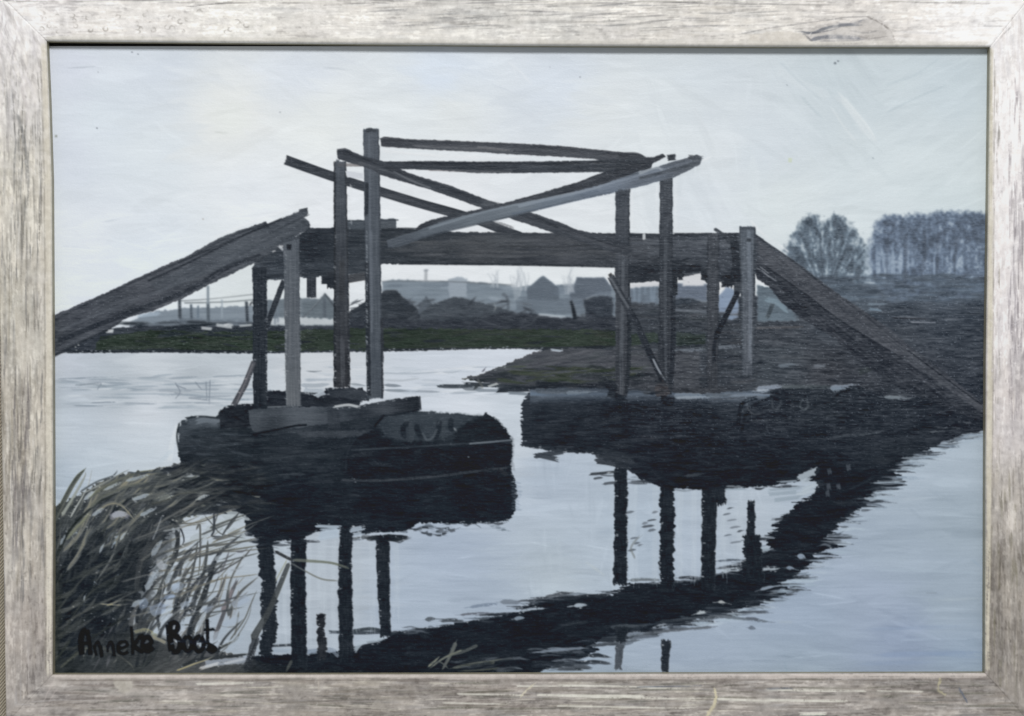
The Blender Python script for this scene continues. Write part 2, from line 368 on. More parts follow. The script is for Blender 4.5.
mottle(m1, (64,80,96), (128,144,158), nf, I_T1, .55)
foliage(m1, 200, (786,216,868,290), [(70,86,100),(84,100,114),(60,74,88),(104,120,134)], lambda x, y: math.atan2(y - 300, x - 826), 3, 9, .5, .6, 1.3)
daubs(m1, 110, (788,218,866,290), [(66,80,94),(120,136,150),(84,98,112),(140,154,166)], 2, 6, .6, 1.4, 0, .6, a=.45)
nt_ = .4 * lat(XX / 3.5, YY / 14, 204) + .4 * lat(XX / 6, YY / 6, 205) + .45 * lat(XX / 1.6, YY / 1.8, 206)
m2 = mask([(870,266),(869,250),(871,236),(874,226),(880,219),(888,216),(896,214.5),(902,217),(912,214),(926,215),(938,212.5),(952,210.5),(962,213),(972,212),(996,214),(996,300),(884,300),(874,284)], 2.2, 5)
mottle(m2, (70,85,108), (128,144,164), nt_, I_T2, .35)
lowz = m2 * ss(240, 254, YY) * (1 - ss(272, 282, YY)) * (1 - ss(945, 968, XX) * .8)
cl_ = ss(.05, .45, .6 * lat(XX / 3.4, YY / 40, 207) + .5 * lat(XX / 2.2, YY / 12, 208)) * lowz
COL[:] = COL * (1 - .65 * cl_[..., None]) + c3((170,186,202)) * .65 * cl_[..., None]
foliage(m2, 240, (870,212,985,258), [(74,88,110),(92,108,128),(64,78,100),(120,134,152)], lambda x, y: R.uniform(-2.2, .4), 2, 7, .5, .6, 1.4)
daubs(m2, 220, (872,214,985,284), [(70,84,106),(150,164,180),(120,136,156),(84,100,122)], 2, 7, .6, 1.3, 0, .4, a=.45)
for x, y0, w_ in [(887,240,3.4),(906,250,2.6),(924,234,4),(937,240,3.2),(955,244,2.6)]:
    stroke([(x + 1, y0), (x, 262), (x + R.normal(), 290)], w_ * .8, (68,80,100), a=.5, w1=w_, rag=8, wob=.9, dry=.12, soft=1.8)
daubs(None, 480, (796,274,988,302), [(84,100,118),(92,108,124),(70,86,104),(78,92,108),(62,76,92),(58,70,84)], 6, 24, 1, 2.6, 0, .06, a=.5, soft=1.3)
daubs(None, 70, (856,280,985,304), [(112,128,144),(104,120,138)], 5, 16, .7, 1.4, 0, .06, a=.5)
# haze of the far shore: edges worked together while wet
def wet(x0, y0, x1, y1, n):
    bb = box(x0, y0, x1, y1); P = COL[bb].copy(); Q0 = P.copy()
    for _ in range(n):
        P[:, 1:-1] = .5 * P[:, 1:-1] + .25 * (P[:, :-2] + P[:, 2:]); P[1:-1] = .6 * P[1:-1] + .2 * (P[:-2] + P[2:])
    h0, w0 = P.shape[:2]; wy = np.clip(np.minimum(np.arange(h0), h0 - 1 - np.arange(h0)) / 8, 0, 1)[:, None, None]
    COL[bb] = Q0 + (P - Q0) * .8 * wy
wet(380, 262, 760, 326, 3); wet(100, 284, 340, 330, 2); wet(776, 206, 990, 310, 2)

# ---------------------------------------------------------------- river
wat = idw([(60,370,198,204,214),(150,360,203,209,214),(230,370,196,204,210),(320,365,208,212,216),(450,365,205,212,222),(500,352,210,216,226),(60,388,178,188,198),(120,386,180,189,196),(200,390,184,192,198),(150,410,207,212,218),(60,430,196,206,216),(150,450,198,208,216),(60,480,176,190,204),
 (100,470,190,202,212),(160,440,205,213,220),(470,400,214,220,228),(515,400,202,211,220),(515,440,198,207,216),(550,480,176,190,206),(580,540,178,192,206),(450,560,168,183,203),(420,600,170,185,203),(330,580,178,188,198),(200,560,182,193,202),(230,620,168,180,192),(560,570,180,193,203),(690,550,176,190,206),(640,540,172,188,204),
 (480,620,163,178,196),(700,660,160,176,196),(900,470,170,185,199),(970,450,172,187,200),(900,550,160,176,192),(960,520,160,176,189),(800,620,154,171,193),(950,600,156,172,187),(900,640,144,160,186),(800,660,154,171,189),(970,660,148,167,188),(560,660,160,178,198),(880,600,158,173,195),(740,520,178,190,202)], p=3.2)
wat = wat * .68 + (wat.mean(2, keepdims=True) + np.array([-.04, .002, .05], np.float32)) * .3 + .006 + (.016 * lat(XX / 80, YY / 13, 301) + .012 * lat(XX / 30, YY / 6, 302))[..., None] * np.clip((YY - 440) / 60, .3, 1)[..., None]
watM = mask([(30,353),(95,353),(150,352.5),(262,353.5),(382,351.5),(430,350.5),(480,349),(520,349),(542,350),(530,356),(512,363),(489,372),(466,379),(520,388),(620,390),(640,440),(820,470),(900,460),(945,441),(960,433),(1000,428),(1000,690),(30,690)], .5)
fill(watM, wat, jit=.022, ln=40, th=1.5, h=.4, id=I_WAT)
ID[(YY > 352) & (YY < 700) & (watM > .5)] = I_WAT
daubs(watM, 800, (44,352,990,678), wat, 22, 80, 3, 9, 0.01, .06, a=.45, cj=5.5, jit=.025, soft=2.4)
daubs(watM, 260, (400,480,984,672), wat, 16, 60, 2, 5, 0.0, .3, a=.3, cj=8, jit=.03, soft=2.4, dry=.1)
daubs(watM, 600, (44,352,990,678), wat, 10, 50, .7, 1.8, 0.01, .1, a=.5, cj=10, jit=.02, h=1)
daubs(watM, 120, (530,460,760,600), wat, 10, 40, 2, 6, 1.5, .3, a=.35, cj=7, jit=.03, soft=2)
# ripples top left
for k in range(120):
    x = R.uniform(52, 240); y = R.choice([378, 383, 386, 389, 395, 402, 406]) + R.normal() * 1.2
    stroke([(x, y), (x + R.uniform(12, 50), y + R.normal() * 1.2)], R.uniform(.7, 2.2), [(142,156,168),(128,140,152),(160,172,182),(208,214,220)][R.integers(4)], a=.5, taper=(5, 8), rag=4, dry=R.uniform(-.2, .25))
for k in range(70):
    x = R.uniform(300, 500); y = R.uniform(366, 396)
    stroke([(x, y), (x + R.uniform(10, 40), y + R.normal() * 1.2)], R.uniform(.8, 2.6), [(150,162,174),(172,182,192),(186,196,206),(216,221,226)][R.integers(4)], a=.45, taper=(5, 8), rag=4, dry=R.uniform(-.2, .25))
for pts_ in [((176,384),(180,392),(176,398)),((178,386),(184,388)),((175,393),(183,394)),((206,382),(207,400)),((210,382),(209,404)),((190,398),(208,400)),((196,383),(200,388)),((93,403),(115,402)),((80,385),(100,383),(98,388))]:
    stroke(pts_, 1.3, (120,130,142), a=.6, rag=2, dry=.15)
stroke([(76,385),(90,384),(104,386)], 2, (130,142,152), a=.5, dry=.1)
stroke([(177,428),(172,444),(170,458)], 5, (210,217,222), a=.6, dry=.3); stroke([(170,452),(160,462)], 4, (190,202,212), a=.6)
for q in [(306,371,322,371,1.2,(100,108,116)),(300,385,330,384,4,(158,168,178)),(382,373,440,372,1.5,(168,178,188)),(384,380,420,378,2,(176,184,192)),(384,385,402,386,3,(110,120,130)),(384,390,408,391,2.4,(120,130,140)),(415,391,440,392,2.2,(140,150,160)),(402,397,430,396,2,(186,194,202)),(350,384,366,386,2,(130,140,148)),(440,386,470,386,4,(84,92,100)),(462,388,482,388,4,(96,104,112)),(475,390,512,391,3,(120,130,140)),(386,400,420,399,2,(150,160,170)),(442,372,462,370,1,(160,170,180)),(300,396,312,397,2,(90,100,110))]:
    stroke([(q[0],q[1]),((q[0]+q[2])/2,q[1]+.6),(q[2],q[3])], q[4], q[5], a=.75, taper=(4, 8), rag=2)
for q in [(870,629,960,626,3,(140,158,184)),(880,655,984,652,5,(124,144,176)),(900,640,960,639,2,(176,192,210)),(860,664,930,662,4,(138,156,182)),(930,654,984,658,3,(128,148,176)),(940,600,984,598,3,(180,192,200)),(880,570,984,573,2,(172,188,202)),(785,664,786,668,3,(120,146,160)),(783,622,786,622,3,(170,178,170)),(930,593,932,593,1,(90,96,104)),(975,562,977,564,2,(130,160,186)),(900,500,940,497,2,(188,200,210)),(590,565,600,572,4,(196,203,198))]:
    stroke([(q[0],q[1]),(q[2],q[3])], q[4], q[5], a=.32, taper=(8, 20), soft=2.4, rag=6, dry=.05)

# near spit of land, centre
I_SPIT = newid('painted_spit_of_land')
spit = mask([(464,379),(489,371.5),(512,362),(530,354),(545,350),(575,348),(622,350),(700,352),(700,388),(560,387),(520,386),(490,384)], .9, rx=2)
fill(spit, (74,73,77), jit=.05, ln=18, id=I_SPIT)
daubs(spit, 130, (480,350,640,372), [(84,80,84),(96,92,96),(68,68,74),(74,80,76),(90,88,90)], 12, 40, 1.2, 3.4, -.12, .08, a=.55)
daubs(spit, 110, (470,366,640,384), [(54,66,54),(62,74,60),(48,56,50),(72,78,70),(44,48,48)], 10, 34, 1, 3, 0, .08, a=.6)
for q in [(466,384,540,388,4,(46,52,56)),(500,390,560,388,5,(40,44,50)),(540,384,600,386,4,(38,40,46)),(560,391,612,388,4,(44,48,54)),(442,386,470,386,3.4,(62,70,76)),(512,393,530,394,3,(120,130,140)),(476,387,480,383,3,(60,64,62))]:
    stroke([(q[0],q[1]),(q[2],q[3])], q[4], q[5], a=.92, dry=.05, rag=6, id=I_SPIT)
stroke([(552,350),(561,351)], 2.4, (176,188,200), a=.9, h=1); stroke([(464,379),(480,376)], 1.2, (90,90,84), a=.8); stroke([(478,380),(482,386)], 2.4, (120,118,104), a=.5)
stroke([(490,386),(496,384)], 2.2, (190,196,198), a=.8); stroke([(483,371),(485,369)], 1.6, (84,84,96), a=.8); stroke([(505,369),(560,372),(600,369)], 1.3, (104,104,104), a=.5)

# ---------------------------------------------------------------- reflections on the water
I_REF = newid('painted_bridge_reflection')
DK = (31, 35, 41)
band = mask([(250,656),(300,654),(345,651),(353,648),(397,632),(430,628),(482,619),(512,613),(530,603),(552,598),(610,595),(617,589),(630,583),(658,584),(693,582),(713,576),(743,563),(768,546),(772,528),(788,514),(796,503),(818,490),(830,470),(960,428),(984,429),(954,436),(929,449),(909,460),(894,472),(904,484),(879,491),(863,508),(841,523),(826,538),(843,545),(818,554),(813,563),(798,573),(780,584),(790,590),(768,601),(753,606),(713,616),(673,624),(640,632),(590,643),(600,652),(560,664),(520,680),(250,680)], .8, .8, rx=5.5)
fill(band, DK, jit=.025, ln=14, th=1.3, id=I_REF, h=.8)
# ragged horizontal touches along both margins
def margin(pts, n, cols, lo=6, hi=26, spread=3, wl=.9, wh=2.6, a=.9, side=0, id=None):
    p = np.array(pts, float); L = np.hypot(*(p[1:] - p[:-1]).T); cu = np.concatenate([[0], np.cumsum(L)])
    for k in range(n):
        s = R.uniform(0, cu[-1]); i = min(len(L) - 1, np.searchsorted(cu, s) - 1)
        q = p[i] + (p[i + 1] - p[i]) * (s - cu[i]) / L[i]
        l = R.uniform(lo, hi); x = q[0] + R.normal() * spread + side; y = q[1] + R.normal() * spread * .5
        stroke([(x - l / 2, y), (x, y + R.normal() * .7), (x + l / 2, y + R.normal() * .5)], R.uniform(wl, wh), cols[R.integers(len(cols))], a=a * R.uniform(.55, 1), taper=(l * .1, l * .5) if R.random() < .5 else (l * .5, l * .1), rag=5, dry=R.uniform(-.2, .2), soft=1.1, jit=.05, id=id)
margin([(397,632),(430,628),(482,619),(512,613),(530,603),(552,598),(610,595),(617,590),(658,584),(713,577),(743,565),(768,546),(790,512)], 130, [DK,(44,48,54),(90,100,112),(36,40,46)], spread=3)
margin([(984,430),(954,437),(929,451),(909,461),(894,474),(879,491),(863,508),(841,523),(830,545),(798,574),(790,590),(753,606),(713,617),(673,624),(590,643),(560,664)], 300, [DK,(42,46,52),(34,38,44),(70,80,92)], spread=5, hi=30)
margin([(984,433),(954,440),(929,454),(905,466),(890,480),(870,500),(850,520),(835,545),(800,578),(760,606),(713,620),(673,628)], 130, [(166,182,196),(150,166,182),(178,192,204)], spread=5, hi=30, side=5, a=.8)
for k in range(46):
    x = R.uniform(515, 600); y = R.uniform(648, 671) 
    if x > 590 and y < 655: continue
    stroke([(x - 9, y), (x, y - 1), (x + R.uniform(5, 14), y + .5)], R.uniform(1.2, 3.4), [(62,70,80),(44,50,58),(112,124,138),(80,88,98),(48,54,60)][R.integers(5)], a=.85, taper=(4, 6), rag=2)
for q in [(590,646,640,640,3,(84,92,100)),(600,640,660,634,5,(58,64,70)),(640,634,712,627,3,(92,98,106)),(660,622,740,615,3,(60,66,72)),(714,616,768,622,2.4,(96,106,116)),(540,652,585,648,2.6,(120,132,146)),(610,627,640,626,4,(70,78,84)),(520,611,545,608,3,(176,190,204)),(574,606,587,605,4,(180,194,206)),(514,619,525,618,4,(140,155,170)),(565,625,590,622,2,(60,66,70)),(696,614,708,612,3,(196,206,212)),(656,626,668,624,2,(150,160,170)),(718,602,726,603,3,(186,192,194)),(746,572,780,568,3,(178,190,200)),(722,571,742,569,4,(180,192,202)),(718,561,742,560,2,(70,80,92)),(748,552,770,549,6,(160,174,186)),(746,540,770,539,3,(40,44,50)),(470,607,500,604,3,(120,134,152)),(500,602,520,603,4,(112,122,134)),(425,620,436,619,4,(76,84,92)),(440,621,460,620,3,(64,70,76)),(460,615,490,613,2.4,(90,94,104)),(797,556,806,558,5,(150,166,184)),(786,568,794,569,4,(136,152,170)),(760,590,775,586,3,(146,160,176)),(745,618,760,620,3,(84,92,104)),(748,628,756,629,4,(104,114,128)),(740,612,770,613,2,(70,78,90)),(545,597,570,593,3,(70,74,80)),(552,598,610,596,3,(40,44,50)),(625,635,645,633,4,(130,142,156)),(632,638,660,636,3,(104,114,128)),(630,580,660,580,3,(100,108,114))]:
    stroke([(q[0],q[1]),((q[0]+q[2])/2,(q[1]+q[3])/2-.5),(q[2],q[3])], q[4], q[5], a=.85, taper=(3, 5), rag=6, dry=.08, soft=1.1, wob=.5, wobs=6)
stroke([(355,650),(362,643),(378,640),(384,637)], 4, (176,190,202), a=.8, rag=2); stroke([(273,650),(288,651)], 4, (150,164,178), a=.8); stroke([(308,652),(330,650),(338,655)], 5, (120,134,152), a=.7, dry=.1)
stroke([(331,632),(360,633),(388,632)], 3, (58,68,78), a=.9); stroke([(353,631),(372,629),(392,634)], 3.4, (50,60,66), a=.9); stroke([(270,646),(292,645)], 2.6, (52,58,64), a=.9)
# reflected posts
for x, y0, y1, w_ in [(309,548,640,5),(334,545,645,5),(322,540,600,8),(357,545,625,7),(372,545,628,6),(285,548,640,4),(396,545,610,6),(278,560,640,5),(612,470,580,4),(634,490,575,8),(655,494,578,5),(680,494,575,6),(694,496,576,6),(724,508,572,6),(740,505,560,6)]:
    stroke([(x, y0), (x + R.normal(), (y0 + y1) / 2), (x, y1)], w_, np.array((190, 201, 211)) + R.normal() * 4, a=.28, soft=2.2, rag=9, dry=.05, jit=.04, h=1.0)
def rpost(pts, w, w1=None, col=(36,40,45), wob=1.2, id=I_REF, edge=(70,76,82)):
    stroke(pts, w, col, w1=w1, wob=wob, wobs=4.2, jit=.04, rag=2, bl=6, soft=1.1, h=1.0, id=id, smooth=False, ledge=(edge, 1.0, .5))
rpost([(265,540),(268,580),(270,620),(266,655)], 15, 14, wob=3)
rpost([(299,540),(298,580),(299,630),(299,672)], 15, 16)
rpost([(346,528),(345,580),(346,620),(346,660)], 13.5, 14)
rpost([(383,536),(383,560),(384,600),(386,635)], 14, 11, wob=.8)
rpost([(321,615),(321,630),(322,658)], 8, 10, (46,44,46), wob=2)
rpost([(621,462),(621,520),(620,584)], 12.5, 14)
rpost([(667,486),(667,530),(667,590)], 14.5, 14, wob=2.4)
rpost([(710,480),(709,520),(708,590)], 15, 14)
rpost([(714,480),(716,504)], 20, 20)
rpost([(751,502),(751,560)], 8, 8, (42,46,52), wob=1.4)
rpost([(752,536),(753,580)], 16, 22, wob=3)
rpost([(622,628),(621,642)], 14, 10, wob=2); rpost([(620,645),(618,668)], 8, 7, (78,84,92))
rpost([(666,641),(665,671)], 10, 8, (44,48,54)); stroke([(623,644),(632,642)], 4, (90,100,112), a=.7); 
for x, y, l in [(630,512,8),(655,512,6),(652,520,10),(648,526,12),(645,523,6),(652,530,8),(600,474,12),(598,478,10),(610,483,14),(730,508,6),(727,514,8),(732,520,10),(735,527,10),(728,535,8),(736,542,12),(740,531,6),(632,550,8),(637,543,6),(634,538,8),(276,553,6),(262,545,14),(640,545,5)]:
    stroke([(x - l/2, y + 1), (x, y), (x + l/2, y - .5)], R.uniform(1.2, 2.8), [(60,66,74),(90,98,108),(110,118,128)][R.integers(3)], a=.8, taper=(2, 3), rag=1)
stroke([(634,556),(631,548),(636,540),(640,536)], 2, (104,108,106), a=.5)
margin([(597,470),(640,480),(700,488),(760,488),(800,485)], 26, [DK,(60,66,74),(120,130,140),(40,44,50)], lo=8, hi=24, spread=3)

# ---------------------------------------------------------------- pontoons
I_PR = newid('painted_pontoon', 'right pontoon, grey black, reaching to the bank')
pr = mask([(522,405),(526,396),(533,389),(560,388),(600,388),(660,392),(700,394),(768,389),(830,386),(858,386),(885,396),(930,398),(984,402),(990,430),(962,434),(930,448),(880,466),(830,480),(796,482),(770,486),(700,490),(663,488),(640,478),(620,464),(604,460),(598,453),(560,449),(523,443),(521,430)], .9, .8, rx=1.6)
prc = idw([(530,400,52,58,66),(560,408,42,47,55),(560,435,31,34,40),(620,430,32,35,42),(660,440,36,38,46),(700,450,33,35,42),(760,430,40,42,50),(820,410,50,54,60),(830,440,40,44,52),(900,420,46,50,58),(960,415,42,44,52),(760,475,26,30,36),(820,470,30,34,40),(900,450,40,44,50),(740,402,52,58,66),(690,470,30,32,38)])
prc = prc + (np.clip(1 - np.abs(YY - 394 - (XX > 700) * 1.5) / 12, 0, 1) ** 1.3 * (XX < 770) * (XX > 530) * .24)[..., None] * np.array([.8, 1, 1.2], np.float32)
fill(pr, prc, jit=.03, ln=16, th=1.1, id=I_PR, h=.8)
daubs(pr, 700, (522,386,984,490), prc, 8, 34, .7, 2, 0, .04, a=.55, cj=8)
daubs(pr, 260, (640,386,984,440), [(56,60,68),(66,70,78),(48,52,60),(76,80,88),(38,41,47)], 6, 30, .7, 1.8, -.03, .06, a=.5, dry=.1)
daubs(pr, 120, (530,398,700,440), [(48,53,62),(40,44,52),(56,60,68)], 8, 30, .7, 1.8, 0, .05, a=.5, dry=.15)
stroke([(742,430),(746,414),(756,404),(770,398)], 3, (26,29,34), a=.7, dry=.05); stroke([(832,400),(840,393),(856,388)], 2.4, (28,31,36), a=.7)
low = mask([(636,470),(700,480),(700,500),(640,490)], 1)
stroke([(523,444),(560,450),(598,452)], 4, DK, a=.9, wob=1, id=I_PR); stroke([(536,456),(560,452)], 5, (52,58,66), a=.9); stroke([(538,455),(556,459)], 5, (60,66,74), a=.9, rag=3)
stroke([(598,456),(612,458),(630,463)], 16, (52,56,62), a=.9, rag=4, id=I_PR); stroke([(592,474),(614,472)], 2.5, (50,54,58), a=.9)
for q in [(536,391,592,392,4.5,(70,80,90)),(540,392,562,393,3,(98,108,120)),(566,393,590,392,3.4,(122,134,146)),(674,396,702,395,5,(124,136,148)),(676,398,720,397,3,(150,160,170)),(705,395,768,397,4,(88,98,108)),(730,396,770,394,2.6,(120,132,146)),(757,389,782,386,5,(146,158,174)),(756,391,770,390,3,(170,180,190)),(782,387,830,387,4,(88,98,98)),(830,388,861,385.5,4.6,(140,154,170)),(832,391,846,388,4,(126,140,154)),(884,397,905,398,3.4,(130,142,150)),(902,399,912,398,2,(120,130,138)),(940,404,952,403,1.6,(110,118,124)),(750,421,800,419,1.6,(72,76,80)),(826,416,850,415,1.6,(76,80,84)),(832,437,870,433,3,(74,80,86)),(860,435,882,431,3,(78,84,90)),(930,432,948,431,1.5,(100,106,110)),(962,422,975,423,1.2,(116,120,124)),(936,427,965,429,1.2,(90,94,98)),(686,476,706,474,3,(70,76,82)),(726,486,745,487,2,(130,140,148)),(640,436,690,447,3,(50,48,54)),(690,421,760,424,3,(44,46,54)),(655,417,680,424,4,(50,50,58))]:
    stroke([(q[0],q[1]),((q[0]+q[2])/2,(q[1]+q[3])/2),(q[2],q[3])], q[4], q[5], a=.75, dry=.28, taper=(2, 4), rag=5, h=1.2, wob=.6, wobs=3)
stroke([(772,401),(773,408),(778,409),(781,402)], 2, (70,76,82), a=.7); stroke([(802,400),(800,406),(804,410),(808,406),(807,400)], 2, (74,82,86), a=.8); stroke([(792,407),(792,401)], 3, (58,62,68), a=.8); stroke([(748,409),(753,414),(760,414)], 1.3, (84,86,88), a=.8); stroke([(738,424),(742,404),(756,398)], 4, (28,31,36), a=.7, dry=.1)
# spots of water showing through the dark at right
for q in [(800,478,818,470,7),(802,482,810,480,5),(803,490,817,484,5),(798,494,818,490,4)]:
    stroke([(q[0],q[1]),(q[2],q[3])], q[4], (176,188,198), a=.85, rag=3, wob=1, h=1)
for q in [(770,490,800,488,2.6),(726,489,744,489,2),(770,494,796,492,4),(776,500,800,497,4),(780,482,795,481,2)]: stroke([(q[0],q[1]),(q[2],q[3])], q[4], (150,164,176), a=.8, rag=3)
for x, y in ((829,472),(828,487),(838,487),(827,494),(848,468)): stroke([(x, y - 3), (x + 1, y + 2)], 4, (92,98,108), a=.6, rag=1)
fill(mask([(816,466),(826,466),(826,500),(816,504)], 1, rx=1), DK, a=.9)
I_PL = newid('painted_pontoon', 'left pontoon, almost black, its mark in grey on top')
pl = mask([(177,436),(178,427),(183,420),(190,416.5),(217,417),(220,410),(227,405),(262,405),(300,407),(357,406.5),(420,404),(420,411),(457,414),(480,416),(485,414),(490,416),(497,420),(504,427),(508,434),(512,440),(511,466),(515,480),(517,496),(514,513),(508,521),(470,524),(417,523),(407,531),(372,533),(352,536),(345,528),(316,532),(300,540),(262,542),(246,530),(243,514),(220,500),(182,480),(180,462)], .8, .8, rx=1.2)
plc = idw([(186,426,78,86,92),(200,440,46,50,54),(195,455,36,39,41),(240,420,32,36,38),(240,450,40,45,49),(300,450,44,49,54),(300,432,54,60,66),(200,428,70,78,84),(210,445,52,57,60),(330,445,40,45,50),(400,460,28,33,38),(440,425,60,68,74),(400,430,52,58,64),(480,430,32,37,42),(480,460,27,33,38),(400,500,28,34,42),(480,500,29,36,44),(300,490,28,33,40),(300,520,30,34,40),(220,480,40,42,42),(420,440,32,38,43)])
fill(pl, plc, jit=.025, ln=16, th=1.1, id=I_PL, h=.9)
daubs(pl, 620, (177,405,516,540), plc, 8, 36, .8, 2.4, -.02, .05, a=.5, cj=6)
daubs(pl, 90, (250,430,350,480), [(56,62,66),(48,54,58),(62,68,72),(36,41,46)], 8, 34, 1, 3, -.05, .1, a=.5, dry=.1)
daubs(pl, 60, (180,422,250,462), [(62,70,76),(52,58,62),(70,78,86),(40,45,48)], 6, 24, 1, 3, .02, .12, a=.5, dry=.1)
ID[(ID == I_PL) & (YY > 476 + (XX - 340) * -.02)] = I_REF
stroke([(190,423),(204,421),(218,424)], 9, (84,94,103), a=.6, soft=4); stroke([(198,421),(206,419.5),(217,422)], 6, (112,122,132), a=.75, soft=2); stroke([(188,418),(200,416.5),(218,418)], 2, (46,52,54), a=.9); stroke([(179,425),(177,437),(180,455)], 2, (40,46,46), a=.8)
fill(mask([(219,415),(222,409),(230,405),(254,404),(257,425),(240,428),(220,428)], .9), (37,38,42), jit=.05, ln=6)
I_BOX = newid('painted_timber_block')
fill(mask([(256,391),(282,391),(296,392),(312,393),(314,396),(326,390),(326,388),(345,388),(363,388),(366,396),(357,408),(300,407),(256,408)], .7), (40,42,48), jit=.045, id=I_BOX)
fill(mask([(326,389),(350,387.5),(364,390),(372,396),(368,401),(330,396)], .6), (58,62,68), jit=.03)
fill(mask([(313,396),(320,400),(327,397),(340,400),(330,404),(313,402)], .6), (38,40,44)); stroke([(300,393),(312,393)], 2, (50,52,56), a=.9)
fill(mask([(302,393),(312,395),(318,398),(326,394),(324,390),(305,388)], .8), (172,182,192), a=.9)
stroke([(300,393),(313,393.5)], 1.6, (52,56,60), a=.9)
I_PK = newid('painted_plank')
fill(mask([(248,410),(263,408),(300,407),(357,406),(382,401),(417,396),(419.5,401),(418,410),(382,415),(340,422),(306,427),(270,431),(254,432),(250,424)], .6), idw([(260,415,80,86,92),(300,415,88,94,101),(340,415,68,74,81),(380,408,66,70,76),(414,403,38,40,44),(360,418,44,48,54),(270,428,50,54,58)]), jit=.03, ln=26, id=I_PK, h=.9)
stroke([(333,408),(334,426)], 12, (50,54,60), a=.7); stroke([(336,406.5),(348,405),(357,406.5)], 2.4, (186,192,196), a=.9, h=1.2); stroke([(258,407.5),(300,406)], 1.4, (130,138,142), a=.7, dry=.2)
stroke([(418,397),(419,409)], 5, (34,36,40), a=.85, rag=1); stroke([(382,416),(400,414),(418,410)], 1.8, (26,29,34), a=.8); stroke([(254,434),(275,430),(294,426),(305,425)], 2, (24,27,30), a=.9)
fill(mask([(343,482),(344,462),(350,446),(362,432),(376,424),(384,420),(392,446),(512,440),(511,470),(430,478)], 1.5, 7), (29,33,39), a=.75, jit=.025)
stroke([(346,470),(347,455),(353,442),(364,431),(376,424)], 1.6, (56,62,68), a=.35, dry=.2)
fill(mask([(296,431),(340,431),(375,430),(360,437),(330,438),(300,436)], 1.2, 1.5), (70,74,80), a=.75, jit=.03)
# marks on the right hull of the left pontoon
fill(mask([(377,424),(384,417),(420,412),(458,414),(484,416),(470,424),(452,434),(430,441),(400,440),(380,436)], 1, 4), (60,69,76), a=.85, jit=.03)
fill(mask([(356,440),(366,433),(380,428),(384,434),(376,442),(352,450)], 1, 2), (34,38,43), a=.8); 
for pts_ in [((404,424),(403,432),(405,439)),((409,422),(403,427)),((416,424),(419,433),(424,439)),((440,420),(438,431),(435,439)),((451,418),(451,427),(453,432))]: stroke(pts_, 5.5, (38,43,49), a=.75, rag=2, taper=(2, 3), soft=1.3)
stroke([(411,426),(412,436),(411,440)], 5, (66,74,80), a=.6)
stroke([(423,434),(427,440),(433,437),(436,431)], 2.2, (88,98,104), a=.6, dry=.1); stroke([(438,424),(441,419),(446,418)], 2.2, (84,94,100), a=.55, dry=.1); stroke([(405,420),(411,420)], 2.6, (84,92,98), a=.55, dry=.1); stroke([(444,422),(443,437)], 3.5, (60,68,74), a=.7); stroke([(455,429),(457,432)], 2, (140,148,152), a=.7)
fill(mask([(453,440),(456,431),(464,424),(476,418),(486,416),(498,420),(507,431),(510,438),(456,444)], 1.2, 3), (31,36,40), a=.85, jit=.03)
stroke([(484,417),(486,412.5)], 2, (36,40,44), a=.9, rag=.5); stroke([(374,427),(378,422),(384,416)], 2.4, (26,29,33), a=.9)
stroke([(352,450),(400,447.5),(450,444.5),(480,443),(512,440)], 1.6, (66,74,80), a=.7, dry=.05); stroke([(472,443.5),(495,441.5),(512,440)], 1.8, (112,122,130), a=.8)
stroke([(343,480),(380,480.5),(430,477),(470,472),(506,468)], 2.6, (74,76,80), a=.7, dry=.05); stroke([(290,484),(343,480.5)], 1.6, (52,56,62), a=.6, dry=.2)
for x, y in ((354,479),(355,482),(352,478),(468,457)): stroke([(x, y), (x + .8, y)], .9, (150,156,162), a=.9, rag=.4)
stroke([(500,470),(506,474)], 4, (60,54,56), a=.6)
# broken edge under the left pontoon
for q in [(318,526,338,527,3),(322,531,338,530,5),(320,537,338,534,7),(352,530,362,528,5),(354,535,362,533,4)]: stroke([(q[0],q[1]),(q[2],q[3])], q[4], (176,190,204), a=.85, rag=3)
margin([(350,540),(400,540),(404,530),(440,526),(500,522)], 26, [DK,(44,50,58),(70,80,92)], lo=5, hi=16, spread=2)
margin([(246,530),(262,543),(300,544),(316,538)], 20, [DK,(40,44,50)], lo=8, hi=22, spread=3, id=I_REF)
margin([(352,537),(402,538)], 16, [(40,44,46),(46,48,48),DK], lo=8, hi=22, spread=2, wl=2, wh=4, id=I_REF)
margin([(422,534),(455,531)], 9, [(44,50,58),(60,68,78),DK], lo=4, hi=9, spread=3, wh=3.6); margin([(495,526),(503,530)], 4, [(110,122,134)], lo=4, hi=8, spread=1)
for y in range(482, 512, 3): stroke([(514, y), (518 + R.normal(), y + .5)], 2, (120,136,154), a=.35)

# ---------------------------------------------------------------- the bridge
def board(pts, col, name, lab=None, jit=.045, ang=0, ln=30, rough=.55, th=1.1, h=1.0, soft=.7):
    i = newid(name, lab)
    M = mask(pts, rough, soft)
    fill(M, col, jit=jit, ang=ang, ln=ln, th=th, id=i, h=h)
    return M
